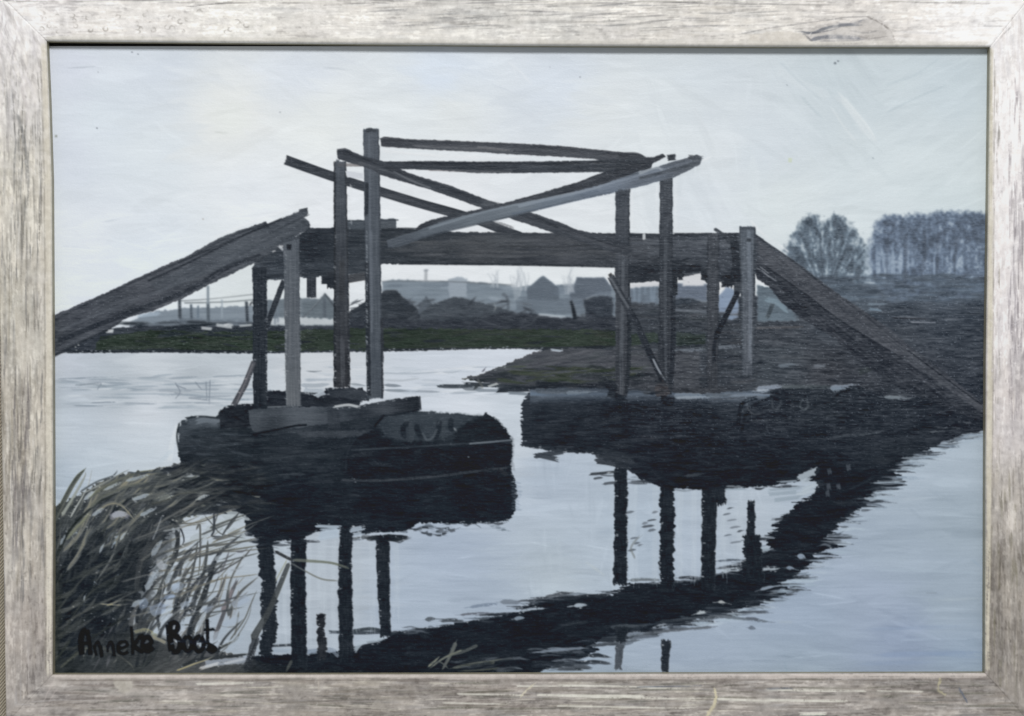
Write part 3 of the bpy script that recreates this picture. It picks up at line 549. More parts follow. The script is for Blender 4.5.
# ramp at left
a_ = -.45
M = board([(40,322),(52,316),(75,306),(110,291),(145,274),(187,256),(215,240),(240,230),(266,221.5),(268,224),(281,219),(306,208.5),(308.5,213.5),(303,217),(309,221),(309.5,228),(294,237),(280,248),(275,255),(256,262),(245,267.5),(219,280),(181,299),(153,311),(126,318),(108,331),(95,336),(70,348),(50,358),(40,360)], idw([(80,320,80,80,87),(150,290,82,82,88),(200,270,78,80,86),(240,250,80,84,90),(290,228,72,76,82),(70,345,64,66,70),(120,320,66,68,73)]), 'painted_ramp', 'left ramp rising to the bridge deck', ang=a_, ln=40, jit=.03)
daubs(M, 260, (50,208,310,358), [(86,86,92),(72,73,79),(92,94,102),(66,68,74),(80,80,88)], 12, 40, .8, 2.4, a_, .04, a=.45)
daubs(M, 160, (50,208,310,358), [(98,100,106),(60,61,66),(106,106,110)], 4, 16, .5, 1.0, 0, .05, a=.5)
for p_, w_, c_, al_ in [(((60,340),(126,314),(185,292),(230,266),(258,257)),5,(50,52,58),.85),(((60,330),(126,303),(185,281),(230,257),(262,244)),2.4,(94,98,106),.5),(((56,319),(110,293),(150,275),(190,257),(230,237),(266,224)),1.8,(58,59,64),.7),(((180,262),(225,243),(262,228),(305,212)),1.6,(50,52,56),.65),(((262,238),(285,226),(306,216)),2,(46,48,52),.7),(((256,262),(275,252),(284,246)),3,(52,54,58),.8),(((52,357),(90,338),(110,329)),2.4,(50,52,56),.8)]:
    stroke(p_, w_, c_, a=al_, dry=.1, rag=3)
stroke([(300,211),(307,209.5)], 3.5, (50,53,58), a=.9, rag=1); stroke([(302,221),(309,226)], 4, (48,50,56), a=.8, rag=1)
fill(mask([(150,284),(190,265),(240,240),(281,219),(305,209),(308,213.5),(303,217),(309,221),(309,228),(294,236),(270,248),(230,264),(190,281),(160,292)], .6, 2.5), (82,88,95), a=.5, jit=.04, ang=a_, ln=30)
stroke([(150,280),(190,262),(240,237),(268,224.5),(281,219)], 1.8, (46,48,53), a=.8, rag=3, dry=.0)
stroke([(264,224),(269,226)], 3, (50,52,57), a=.8, rag=.5)
for x, y in ((110,331),(274,252),(281,247),(226,325)): stroke([(x - 1.5, y), (x + 2, y - .5)], 2.6, (196,200,204), a=.8, rag=1, h=1.2)
for x, y in ((75,347),(76,350),(78,345)): stroke([(x, y), (x + 1, y)], .9, (190,192,186), a=.9, rag=.4)
# rear diagonal with the long one behind the posts
I_B5 = newid('painted_brace', 'lower rear brace sloping down from the left post')
stroke([(286,160),(331,176),(372,189),(418,203),(468,217),(500,229),(520,236)], 9.6, (60,62,67), w1=8.6, id=I_B5, jit=.04, ledge=((44,46,50),1.4,.6), rag=1, h=1)
stroke([(384,194),(418,203),(450,212)], 3, (84,84,88), a=.5, dry=.1); stroke([(476,222),(500,224),(512,228)], 4, (84,86,90), a=.5, dry=.1)
# deck
I_DK = newid('painted_deck_beam')
deck = mask([(252,268),(256,262),(282,248),(296,237),(309,228),(334,227.5),(346,226),(396,228),(450,232),(512,232.5),(550,233),(615,233),(660,234),(713,233),(740,233),(756,235),(768,243),(780,256),(768,268),(760,262),(742,282),(728,281),(706,283),(702,276),(700,272),(684,273),(673,279),(660,281),(629,283.5),(615,280),(615,267),(512,265),(432,264.5),(382,264),(366,273),(340,275),(300,277),(284,280),(266,280),(252,282)], .6)
dkc = idw([(262,255,62,66,72),(280,270,64,70,78),(310,250,44,48,54),(330,268,56,62,68),(400,240,54,59,64),(440,238,58,64,70),(440,248,66,66,66),(480,250,74,72,72),(500,242,76,78,80),(450,258,56,59,63),(520,260,60,61,66),(560,245,74,74,78),(600,258,64,66,70),(640,245,78,79,84),(700,245,76,80,88),(720,260,72,75,84),(645,275,46,48,54),(700,270,50,53,58),(735,260,60,64,72),(768,250,58,62,70)])
fill(deck, dkc, jit=.035, ln=30, th=1.1, id=I_DK, h=.9)
daubs(deck, 420, (256,228,770,283), dkc, 10, 44, .8, 2.4, 0.005, .03, a=.55, cj=9)
daubs(deck, 70, (390,240,620,258), [(86,84,82),(92,90,90),(78,78,82)], 16, 60, 1, 3, 0, .03, a=.45, dry=.15)
daubs(deck, 60, (630,240,735,262), [(90,94,102),(82,86,94),(98,102,110)], 10, 40, 1, 3, 0, .03, a=.45, dry=.15)
for p_, w_, c_, al_ in [(((400,263.5),(512,264.5),(612,266.5)),2.4,(42,44,48),.8),(((380,230),(412,229),(450,233)),2.6,(38,41,45),.75),(((448,234),(512,234),(612,235)),2.2,(52,56,62),.6),(((630,235),(668,236)),4,(44,47,52),.8),(((676,234.5),(734,234.5)),3,(42,45,50),.75),(((256,268),(300,266),(340,265)),5,(66,72,80),.6),(((262,277),(300,275),(336,273)),3,(46,50,55),.8),(((628,268),(700,266)),2.4,(54,56,62),.7),(((500,246),(560,247),(600,244)),2,(52,52,54),.5),(((440,249),(490,249)),2,(84,82,80),.4)]:
    stroke(p_, w_, c_, a=al_, dry=.05, rag=4)
fill(mask([(629,266),(700,265),(700,273),(673,279),(629,282)], .7), (45,48,54), a=.8, jit=.03)
for q in ((346,226,366,226),(379,225,396,225)):
    fill(mask([(q[0],q[1]-6),(q[2],q[3]-6),(q[2],q[3]+3),(q[0],q[1]+3)], .5), (76,84,92), jit=.03); stroke([(q[0],q[1]-5),(q[2],q[3]-5)], 1.5, (50,56,62), a=.7)
fill(mask([(378,221),(395,222),(396,228),(378,228)], .5), (80,86,92), jit=.03)
stroke([(644,234),(644,239)], 3, (196,202,206), a=.9, rag=1, h=1.2); stroke([(731,239),(734,243)], 3, (196,202,206), a=.9, rag=1, h=1.2)
stroke([(283,250),(279,246)], 2.4, (190,196,202), a=.8, rag=1)
for pts_, w_, c_ in [(((311.5,275),(311.5,297)),9.5,(60,62,68)), (((331,272),(331,288)),8,(50,52,56)), (((348,279),(366,276)),8,(74,72,72)), (((627,280),(627,297)),6,(46,48,52)), (((674,275),(674,295)),7,(48,50,54))]:
    stroke(pts_, w_, c_, rag=1, id=newid('painted_hanger'), jit=.04)
stroke([(322,280),(334,280)], 8, (46,48,53), rag=1); stroke([(304,277),(316,276)], 2.4, (60,66,72))
stroke([(678,275),(683,275)], 10, (44,46,50), rag=1.5); stroke([(702,275),(708,276)], 10, (44,46,50), rag=1.5); stroke([(722,282),(734,280)], 11, (46,48,54), rag=2, wob=1)
# ramp at right
M = board([(754,233),(762,238),(768,244),(793,260),(822,282),(843,297),(879,321),(919,353),(950,377),(979,400),(992,410),(992,426),(982,421),(944,408),(894,385),(858,360),(833,337),(806,321),(783,303),(768,286),(757,278),(752,262)], idw([(765,255,70,74,82),(800,275,78,79,85),(840,307,78,78,84),(900,352,76,76,83),(960,396,76,74,82),(790,300,52,54,60),(830,330,50,52,58),(880,370,48,49,56),(930,398,46,48,54),(765,280,50,52,58)], p=4), 'painted_ramp', 'right ramp falling away to the bank', ang=.66, ln=40, jit=.03)
fill(mask([(757,262),(768,268),(801,291),(841,321),(875,342),(904,360),(950,390),(984,412),(984,421),(944,408),(894,385),(858,360),(833,337),(806,321),(783,303),(768,286),(757,278)], .8, 1.4), (50,51,58), a=.85, jit=.03, ang=.66, ln=30)
M4 = mask([(757,240),(793,263),(843,300),(919,356),(984,406),(984,414),(950,390),(904,360),(841,320),(801,290),(760,262)], 1, 1.2)
fill(M4, (84,83,89), a=.75, jit=.05, ang=.66, ln=34)
daubs(M, 260, (755,236,985,424), [(84,84,90),(66,67,74),(56,57,64),(90,88,94)], 10, 36, .7, 1.8, .66, .04, a=.35)
daubs(M, 330, (755,236,985,424), [(96,98,104),(46,48,54),(84,86,92),(58,60,66)], 4, 16, .5, .9, 0, .04, a=.45)
for p_, w_, c_, al_ in [(((756,236),(793,261),(822,284)),1.8,(52,55,62),.8),(((822,284),(860,312),(900,344)),1.3,(56,57,63),.6),(((910,352),(945,378),(978,402)),1.3,(40,41,46),.8),(((768,268),(801,291),(841,321),(900,357)),1.6,(38,39,45),.6)]: stroke(p_, w_, c_, a=al_, rag=3)
for p_ in [((757,268),(764,272),(769,277)),((760,267),(768,273)),((764,273),(776,281))]: stroke(p_, 1.3, (150,156,164), a=.6, rag=1, dry=.15, h=1.3)
stroke([(733,236),(736,258),(738,292)], 8, (48,51,57), w1=8, a=.9, rag=2, wob=.6); stroke([(742,240),(735,262),(731,285)], 5, (50,52,58), a=.8)
stroke([(715,229),(722,234),(729,242)], 3.4, (58,62,68), a=.9, rag=1)
# posts
def post(pts, w, w1, col, lab, col1=None, ledge=None, redge=None, wob=.5, jit=.045, bl=30):
    i = newid('painted_post', lab)
    stroke(pts, w, col, w1=w1, col1=col1, id=i, jit=jit, ledge=ledge, redge=redge, wob=wob, wobs=5, rag=1, smooth=False, bl=bl, h=1.3)
    return i
dke = ((42,44,48), 1.6, .8)
post([(260,268),(260,330),(260,408)], 14, 14, (43,47,53), 'leftmost post, almost black', col1=(36,40,45), wob=.7)
i_ = newid('painted_brace', 'thin brace leaning left above the left pontoon')
stroke([(284,281),(268,322),(262,340)], 5.5, (52,55,60), id=i_, rag=1, wob=.4, smooth=False); stroke([(254,362),(245,385),(234,405)], 5.6, (84,80,84), id=i_, rag=1, ledge=((48,48,52),1.2,.7), redge=((50,50,54),1.0,.6), smooth=False)
stroke([(252,366),(238,400)], 1.6, (128,122,124), a=.5)
i_ = post([(291.5,237),(292,300),(293.5,405)], 16, 15, (84,90,98), 'second post from the left, pale grey', col1=(96,100,104), ledge=((60,64,70),1.5,.5), wob=.5)
stroke([(283,240),(300,236)], 6, (62,66,72), a=.7, dry=.1); stroke([(287,247),(291,247)], 5.5, (32,35,39), a=.95, rag=.6)
for k in range(30): y = R.uniform(250, 400); stroke([(285.5 + R.normal() * .7, y), (286 + R.normal() * .6, y + 1)], 1.1, (150,158,164), a=.5, rag=.5)
post([(340,162),(341,250),(342,387)], 12.5, 17, (74,80,88), 'third post from the left, brown grey', col1=(56,52,52), ledge=((48,48,50),1.8,.7), redge=((44,43,44),2.4,.8), wob=.5)
stroke([(342,262),(342,300)], 6, (70,64,58), a=.4); stroke([(342,340),(343,384)], 4.5, (92,92,96), a=.5, dry=.1)
i_ = post([(371,129),(372,180),(373,270),(375,398)], 16, 16, (86,93,103), 'tallest post, at the left of the cross braces', col1=(80,87,95), ledge=((56,60,66),1.8,.7), redge=((58,62,68),1.2,.5), wob=.5)
stroke([(366,131),(371,130),(376.5,131)], 3.2, (56,60,66), a=.8, rag=.4, wob=1); stroke([(369,136),(370,240)], 2.4, (104,112,124), a=.45, dry=.1)
stroke([(367,183),(366.5,215)], 3.4, (42,45,50), a=.85, rag=1); stroke([(367,262),(368,330),(369,396)], 4, (46,48,52), a=.85, rag=1, wob=.5); stroke([(382,320),(382.5,397)], 2.6, (56,56,60), a=.8, wob=.6)
stroke([(371,232),(372,330)], 3, (112,120,132), a=.4, dry=.1)
for k in range(90):
    y = R.uniform(230, 395); stroke([(366.5 + R.normal() * .5, y), (367.4, y + .8)], .9, (150,158,164), a=.5, rag=.4)
for X0, y0, y1 in ((334.5,190,380),(348.5,190,380),(300,250,395),(266.5,285,400)):
    for k in range(34): y = R.uniform(y0, y1); stroke([(X0 + R.normal() * .8, y), (X0 + 1, y + .6)], .9, (156,162,166), a=.4, rag=.4)
post([(622.5,190),(622.5,262),(621.5,396)], 14.5, 12.5, (70,74,82), 'fifth post, behind the long diagonals', col1=(66,65,68), ledge=((48,50,55),1.8,.6), wob=.6)
stroke([(623,262),(622,330),(621,394)], 3.4, (92,96,102), a=.6, dry=.1); stroke([(629,300),(629,360),(626,392)], 4, (44,46,50), a=.7, wob=.6)
post([(666,172),(666,262),(665,394)], 13, 14, (70,74,81), 'sixth post from the left', col1=(58,58,62), ledge=((50,53,58),1.6,.6), redge=((48,50,55),1.4,.6), wob=.6)
stroke([(666,240),(665,330),(667,390)], 3, (88,92,98), a=.5, dry=.15); stroke([(673,296),(673,340),(671,386)], 5, (44,46,52), a=.75, wob=.7)
post([(713,234),(713,300),(712,388)], 11.5, 12, (72,74,80), 'seventh post, thin and dull grey', col1=(66,65,68), ledge=((52,54,60),1.4,.6), redge=((50,52,58),1.4,.6), wob=.9)
post([(747.5,227),(748,300),(748,375)], 16.5, 12, (88,97,108), 'rightmost post, blue grey', col1=(86,90,98), ledge=((56,60,66),2.4,.7), redge=((60,66,72),1.8,.6), wob=.4)
stroke([(742,228.5),(753,228)], 3, (66,72,78), a=.7, rag=.6, wob=.6); stroke([(749,232),(750,300),(750,360)], 3.4, (122,132,144), a=.5, dry=.1); stroke([(747,240),(751,240)], 3.4, (44,48,54), a=.9, rag=.6)
for k in range(130):
    y = R.uniform(235, 370); x = R.uniform(742, 754); stroke([(x, y), (x + 1, y)], .7, (140,150,160), a=.5, rag=.3)
i_ = newid('painted_brace', 'dark brace leaning left from the rightmost post')
stroke([(738,292),(728,312),(716,336)], 5.4, (42,44,50), id=i_, rag=1, smooth=False); stroke([(717,334),(714.5,345),(714,362)], 3.6, (42,44,50), id=i_, rag=1)
i_ = newid('painted_brace', 'long thin brace falling right between the right posts')
stroke([(611,277),(622,298),(636,322),(650,354),(664,382)], 7, (68,70,76), col1=(38,40,46), id=i_, rag=1, ledge=((40,42,47),1.4,.6), w1=6, smooth=False)
stroke([(611,279),(620,294),(627,305)], 2.4, (108,112,118), a=.6); stroke([(654,361),(658,369),(664,379)], 2, (150,158,168), a=.8, dry=.1); stroke([(609,276),(612,274)], 3.4, (60,56,54), a=.9, rag=.6)
fill(mask([(655,386),(662,380),(668,384),(670,394),(664,398),(656,396)], 1), (84,68,62), a=.85, jit=.05, ln=6)
fill(mask([(610,392),(598,382),(606,379),(616,381),(618,398),(606,398)], 1), (40,42,46), a=.85, jit=.05); stroke([(616,398),(624,400)], 9, (28,31,36), a=.8); stroke([(662,400),(672,402)], 9, (30,32,38), a=.8)
daubs(None, 26, (632,374,670,394), [(48,50,54),(64,62,62),(40,42,48)], 6, 20, 1, 3, 0, .1, a=.6)
daubs(None, 70, (604,300,630,396), [(84,84,88),(60,60,64)], 1, 3, .5, .9, 0, .1, a=.45, rag=.4); daubs(None, 90, (655,250,760,390), [(110,116,122),(52,54,58)], 1, 3, .5, .9, 0, .1, a=.35, rag=.4)
# top rails and crossed braces
b1 = board([(380,138),(385,136.5),(407,139),(460,141),(512,143.2),(562,146),(600,150),(625,152.6),(640,154),(646.5,158),(645,163),(605,162),(595,159),(550,156),(512,154.3),(470,151.5),(429,149.6),(381,146.4)], (72,72,77), 'painted_rail', 'upper top rail', ang=.06, ln=34, rough=.35)
stroke([(384,140),(450,142.5),(512,145),(600,151)], 2.2, (56,56,61), a=.7, dry=.05); stroke([(415,146),(480,149),(520,151)], 2.4, (124,120,120), a=.5, dry=.2); stroke([(480,147),(500,149),(512,151)], 2, (140,138,138), a=.4, dry=.1); stroke([(620,155),(636,155),(645,159)], 5, (52,53,58), a=.7)
b2 = board([(378,161.5),(432,161),(470,161.5),(512,161.6),(562,161),(605,160),(655,157),(650,170),(605,172),(560,172.5),(512,173.2),(477,173),(440,170.5),(397,168.8),(378,168)], (58,61,67), 'painted_rail', 'lower top rail', ang=0, ln=30, rough=.35)
stroke([(384,162.5),(450,163),(560,163),(600,162)], 2, (42,44,49), a=.7, dry=.05); stroke([(430,170),(480,171.5),(512,171.5)], 2, (110,104,104), a=.5, dry=.2); stroke([(520,167),(570,167),(600,167)], 3, (76,80,88), a=.5, dry=.15)
b3 = board([(336.5,151),(345,149.5),(367,157),(384,161.5),(409,173),(434.5,181),(450,185.5),(485,199),(500,204),(534,213.5),(562,223),(577,230),(600,234),(628,243),(634,249),(628,256),(610,252),(577,241),(545,230),(500,215),(482,208),(465,202),(430,189.5),(400,181),(384,176),(367,168),(338,159)], (66,68,74), 'painted_brace', 'long brace crossing from upper left to lower right', ang=.33, ln=34, rough=.4, jit=.05)
stroke([(340,152),(367,160),(400,173),(434,184),(480,200)], 3, (48,50,56), a=.65, dry=.05); stroke([(360,163),(390,172),(420,184)], 2.4, (92,94,98), a=.5, dry=.1); stroke([(395,172),(412,181),(428,187)], 1.6, (110,112,116), a=.6)
stroke([(484,203),(500,206),(512,210)], 6, (92,94,98), a=.55, dry=.1); stroke([(536,217),(570,232),(625,249)], 2, (50,52,57), a=.7); stroke([(560,228),(600,243),(624,250)], 2.6, (84,84,88), a=.5, dry=.1); stroke([(338,151),(346,150),(352,154)], 3.6, (44,46,52), a=.8, rag=1, wob=.6)
for q in [((338,160),(336,168),3.4),((341,163),(336,172),3)]: stroke([q[0], q[1]], q[2], (78,84,92), a=.8, rag=1)
stroke([(340,165),(362,165)], 3.4, (90,84,84), a=.6, dry=.1); fill(mask([(345,171),(363,173),(363,179),(347,177)], .5), (206,211,218), jit=.02)
b4 = board([(414.5,229),(421,224),(430,220),(452,215),(475,210),(495,205),(512,201),(540,193),(577,182.5),(605,171.5),(638,163.5),(663,153.5),(666,157),(650,165),(628,177),(600,188),(560,198),(512,208),(480,216),(440,230),(418,233)], (56,58,64), 'painted_brace', 'dark brace rising to the right', ang=-.26, ln=30, rough=.4)
stroke([(440,221),(500,206),(560,191),(610,173)], 2.2, (78,80,86), a=.45, dry=.15)
stroke([(668,158),(675,157)], 6, (54,58,64), rag=1)
b4b = board([(387,240.5),(400,236),(417,231),(440,222),(482,211),(512,204.5),(560,195),(600,185),(640,171),(660,166),(676,161),(697,154.6),(702,157.5),(700,164),(692,169),(673,178),(660,181),(630,189),(612,193),(572,201),(537,210),(512,217),(467,226),(432,235),(399,246.8),(388,248)], idw([(395,242,80,88,98),(430,232,92,102,112),(480,218,98,108,118),(512,212,104,114,124),(560,202,106,118,132),(600,192,104,116,132),(650,176,92,102,116),(690,164,84,90,100)]), 'painted_brace', 'light grey board across the front, rising to the right', ang=-.26, ln=36, rough=.4, jit=.045, h=1.3)
for p_, w_, c_, al_ in [(((430,228),(480,213),(540,200),(600,187)),2.4,(132,142,152),.6),(((520,206),(580,192),(640,175),(664,169)),2.6,(140,150,162),.6),(((600,190),(650,174),(690,161)),3,(120,130,144),.5),(((395,246),(440,233),(512,216),(572,201),(630,189)),1.8,(70,78,88),.7),(((512,214),(560,204),(620,190)),2,(90,104,124),.5),(((640,178),(680,168),(698,163)),3,(70,76,84),.7),(((690,157),(700,158)),4,(60,64,70),.7),(((640,173),(655,168),(662,169)),2.4,(176,184,190),.6)]: stroke(p_, w_, c_, a=al_, dry=.1, rag=2)
stroke([(622,192),(622,196)], 10, (56,60,66), a=.5)

# ---------------------------------------------------------------- reeds in the lower left corner
I_RD = newid('painted_reed_bed')
rd = mask([(40,520),(52,508),(68,500),(84,492),(100,482),(125,473),(150,470),(178,464),(200,462),(232,466),(252,480),(262,500),(250,512),(235,506),(205,512),(186,518),(172,530),(160,548),(150,566),(142,588),(140,604),(128,622),(140,634),(176,642),(215,650),(262,662),(300,668),(430,676),(30,690)], 1.6, 1, rx=2.5)
rdc = idw([(60,520,62,64,52),(90,500,74,74,66),(130,485,80,80,72),(170,475,72,72,70),(220,480,48,50,50),(245,495,34,37,41),(120,520,56,54,56),(90,540,46,48,48),(150,530,54,56,58),(70,580,40,42,38),(110,570,36,39,40),(120,600,34,36,38),(80,620,40,42,38),(60,650,40,42,36),(120,650,60,60,50),(180,655,84,80,70),(200,655,78,74,66),(300,665,34,37,40),(400,668,36,38,40)])
fill(rd, rdc, a=.92, jit=.06, ang=-.5, ln=12, th=1.6, id=I_RD, h=1)
def flow(x, y):
    # blades fan out from the lower left corner and bend over to the right
    t = -1.25 + 1.15 * min(1, max(0, (x - 60) / 150)) * min(1, max(.2, (640 - y) / 150)) 
    return t
cols_r = [(96,96,76),(112,110,88),(74,76,64),(56,58,54),(130,126,104),(40,43,44),(34,37,40),(30,33,36),(84,80,80),(48,52,58),(62,64,56)]
daubs(rd, 430, (50,464,262,660), cols_r[2:], 10, 34, 1.0, 3.4, flow, .25, a=.8, cj=5, curve=.12, h=1.1)
daubs(rd, 210, (50,468,230,560), cols_r[:5], 12, 40, 1.0, 2.8, flow, .18, a=.75, cj=7, curve=.15, h=1.4)
dkm = mask([(62,560),(90,548),(140,540),(150,552),(140,590),(120,615),(96,640),(60,660),(54,600)], 3, 4)
fill(dkm, (31,34,37), a=.7, jit=.05, ang=-.6, ln=14)
daubs(dkm, 90, (54,540,150,650), [(30,33,36),(52,56,50),(66,66,54),(40,44,46)], 14, 44, .9, 2.2, lambda x, y: -.45, .25, a=.7, curve=.1, h=1)
# pale openings of water between the blades
for q in [(176,482,196,476,7),(170,484,182,482,4),(158,492,176,490,5),(156,500,172,496,6),(196,499,206,496,7),(200,502,206,499,6),(160,528,170,522,8),(216,505,226,503,5),(196,516,204,513,5),(222,514,240,520,10),(205,530,225,530,9),(190,540,210,536,8),(228,532,246,540,12),(110,537,116,533,3),(113,545,118,536,4),(108,542,109,537,3),(134,541,136,539,4),(97,574,99,570,3),(115,580,117,576,5),(106,592,107,590,3),(72,534,78,532,6),(68,532,72,536,6),(112,516,128,514,7),(90,536,96,528,2),(94,583,95,582,2),(200,520,206,517,4)]:
    c_ = (150,168,188) if q[0] < 150 and q[1] > 525 else (172,182,188)
    stroke([(q[0],q[1]),((q[0]+q[2])/2,(q[1]+q[3])/2-1),(q[2],q[3])], q[4], c_, a=.85, rag=3, wob=.8, wobs=3, dry=.18, taper=(4, 7), soft=1.1, h=1.2)
stroke([(112,517),(120,514),(130,518)], 6, (150,152,164), a=.6, dry=.1)
# dark end of the reed bed running into the pontoon
daubs(None, 150, (165,462,262,512), [(36,39,42),(48,50,50),(60,61,58),(42,45,48),(74,72,64),(30,33,37)], 16, 46, 1.4, 3.6, lambda x, y: -.12 + .006 * (x - 215), .14, a=.75, curve=.08, h=1, rag=4)
for q in [(172,483,198,476,4),(160,497,176,492,3),(156,503,176,495,3),(196,500,210,495,3),(226,512,250,520,5),(206,520,228,522,3)]: stroke([(q[0],q[1]),((q[0]+q[2])/2,(q[1]+q[3])/2-1),(q[2],q[3])], q[4], (178,188,194), a=.8, taper=(4, 6), rag=2, dry=.05, wob=.6)
for x, y in ((78,556),(98,540),(120,560),(86,588),(112,596),(70,610),(132,528),(96,620)):
    fill(mask([(x-9,y+3),(x-6,y-7),(x+3,y-9),(x+10,y-3),(x+9,y+6),(x,y+9)], 3, 5), (28,31,34), a=.6, jit=.04)
daubs(rd, 95, (54,470,200,560), [(108,107,92),(88,88,76),(130,128,112),(70,72,66),(58,60,58)], 20, 54, 2, 4.4, flow, .16, a=.7, cj=6, curve=.14, h=1.6, jit=.07, rag=4, dry=.05)
daubs(rd, 40, (54,560,150,650), [(84,82,66),(66,67,56),(98,96,80)], 16, 44, 2, 4, lambda x, y: -.7, .25, a=.6, cj=5, curve=.12, h=1.4, jit=.07, rag=4, dry=.1)
# individual blades
BL = [((53,525),(64,500),(75,480),(85,469),5,(84,86,66)),((56,520),(70,492),(80,476),(85,470),2.4,(112,112,88)),((62,516),(74,496),(84,478),(86,472),3.4,(160,165,160)),((70,518),(86,490),(90,478),(92,470),1.6,(196,202,204)),
 ((66,540),(74,530),(84,520),(90,512),4,(130,132,104)),((55,560),(70,530),(95,505),(120,492),3.4,(52,56,50)),((90,508),(104,496),(130,486),(150,482),3.4,(106,106,82)),((96,512),(110,504),(122,506),(136,522),2.4,(146,142,122)),((96,510),(112,502),(130,510),(137,524),1.4,(120,118,104)),
 ((88,498),(110,484),(134,474),(152,470),3.2,(112,112,84)),((80,492),(96,482),(112,476),(116,472),2,(96,104,108)),((110,480),(114,475),(117,472),(117,470),1.6,(70,78,88)),((128,472),(140,473),(156,472),(176,470),1.4,(70,78,84)),((82,494),(106,482),(120,474),(128,470),1.8,(150,156,156)),
 ((60,640),(84,600),(110,580),(150,566),2.2,(66,66,52)),((58,610),(90,572),(130,556),(150,548),2,(74,74,60)),((66,622),(100,604),(130,592),(166,588),2.2,(84,82,66)),((70,660),(90,640),(120,620),(150,600),2.4,(58,58,46)),
 ((140,640),(156,606),(170,570),(180,530),4.5,(66,66,62)),((150,622),(160,590),(172,560),(178,545),5,(84,84,74)),((182,606),(188,588),(194,566),(198,540),2.6,(84,84,78)),((196,600),(202,580),(206,560),(208,540),4,(80,80,72)),((190,640),(198,610),(206,588),(214,570),6,(74,73,64)),((176,612),(184,598),(190,580),(194,562),3,(100,98,88)),
 ((205,600),(210,580),(216,560),(220,548),2.4,(64,66,66)),((206,620),(216,600),(222,586),(226,574),3,(90,86,82)),((214,640),(222,618),(232,592),(238,580),4.5,(96,90,90)),((222,612),(228,600),(233,588),(236,582),5,(128,120,124)),
 ((120,560),(140,562),(158,550),(170,540),2.6,(60,62,56)),((140,590),(170,572),(200,556),(256,546),2,(104,100,84)),((150,566),(176,554),(206,546),(220,543),2,(130,128,112)),((158,590),(180,580),(200,578),(216,570),2.2,(120,116,102)),((168,560),(200,548),(240,542),(258,540),1.8,(88,86,76)),((190,580),(214,574),(240,560),(252,548),2,(82,80,76)),((206,582),(226,578),(244,576),(258,574),1.6,(150,146,134)),
 ((106,606),(124,600),(140,602),(160,598),2.2,(150,146,118)),((112,604),(130,594),(146,588),(158,586),2,(136,132,112)),((100,604),(120,605),(134,603),(152,600),1.2,(176,170,140)),((130,628),(150,620),(170,612),(186,604),2.4,(120,114,92)),
 ((230,640),(244,620),(250,606),(256,592),1.6,(104,104,98)),((210,654),(224,646),(236,640),(240,632),3,(92,92,82)),((216,656),(234,640),(248,618),(252,600),1.2,(130,134,136)),((244,668),(250,656),(258,636),(260,630),2.4,(70,68,66)),
 ((180,668),(196,660),(214,658),(250,654),4,(58,58,54)),((176,671),(194,664),(206,660),(214,656),1.8,(180,174,140)),((128,640),(140,636),(150,640),(160,640),2.2,(100,98,76)),((60,668),(80,652),(100,646),(120,660),2.6,(96,94,66)),((100,648),(116,654),(130,664),(134,670),2.4,(106,102,76)),((70,640),(60,655),(54,664),(52,670),2.6,(70,72,52)),
 ((150,505),(166,500),(180,494),(200,492),2,(98,94,70)),((176,515),(190,508),(200,504),(208,500),2.4,(86,82,72)),((150,530),(160,518),(176,508),(190,502),3,(64,66,66)),((176,524),(200,522),(218,515),(226,512),1.6,(104,100,88)),((205,516),(214,526),(222,534),(244,538),1.4,(100,104,104)),((226,530),(234,520),(238,514),(240,512),2.4,(84,84,84)),((214,512),(214,530),(212,536),(222,536),2.4,(60,62,66)),((222,536),(228,526),(232,520),(240,512),2,(76,78,78)),
 ((196,530),(200,526),(200,560),(198,576),2,(96,96,90)),((176,530),(178,540),(176,556),(172,566),4.5,(64,64,60)),((170,520),(180,528),(184,540),(180,548),2,(46,48,52))]
for q in BL: stroke(q[:4], q[4], np.array(q[5]) * .96, w1=q[4] * .6, taper=(3, 9), rag=1.5, a=.92, jit=.05, h=1.6, redge=((50,52,48),.8,.35), bl=14)
fill(mask([(150,505),(178,512),(176,540),(160,575),(150,610),(120,640),(120,560)], 4, 10), (48,50,50), a=.6, jit=.08, ang=-1.1, ln=12)
for k in range(90):
    x = R.uniform(130, 232); y = R.uniform(565, 668)
    if R.random() < (x - 136) / 150: continue
    l = R.uniform(24, 62); t = -1.2 + R.normal() * .12
    stroke([(x, y), (x + math.cos(t) * l * .5 - 1.5, y + math.sin(t) * l * .5), (x + math.cos(t + .15) * l, y + math.sin(t + .15) * l)], R.uniform(2.4, 6), [(62,62,58),(50,51,50),(80,78,70),(42,44,45),(96,92,84)][R.integers(5)], w1=1.2, a=.8, taper=(3, 8), rag=2, h=1.4, jit=.07, soft=1.0)
for k in range(44):
    x = R.uniform(120, 215); y = R.uniform(525, 625); l = R.uniform(26, 70); t = -.42 + R.normal() * .14
    stroke([(x, y), (x + l * .5, y + math.sin(t) * l * .5 + 2), (x + l * .95, y + math.sin(t) * l * .75)], R.uniform(1.4, 3), [(84,84,76),(70,72,68),(112,108,94),(96,94,84)][R.integers(4)], w1=.8, a=.75, taper=(3, 9), rag=1.5, h=1.4, jit=.06)
for k in range(60):
    x = R.uniform(145, 250); y = R.uniform(525, 640)
    t = R.choice([-.35, -.5, -1.2, -1.35]) + R.normal() * .12; l = R.uniform(12, 34)
    stroke([(x, y), (x + math.cos(t) * l * .5, y + math.sin(t) * l * .5 + 1.5), (x + math.cos(t) * l, y + math.sin(t) * l)], R.uniform(.8, 2), [(92,90,82),(70,72,70),(120,116,104),(84,84,88),(150,158,166)][R.integers(5)], a=.7, taper=(2, 6), rag=1, h=1.3)
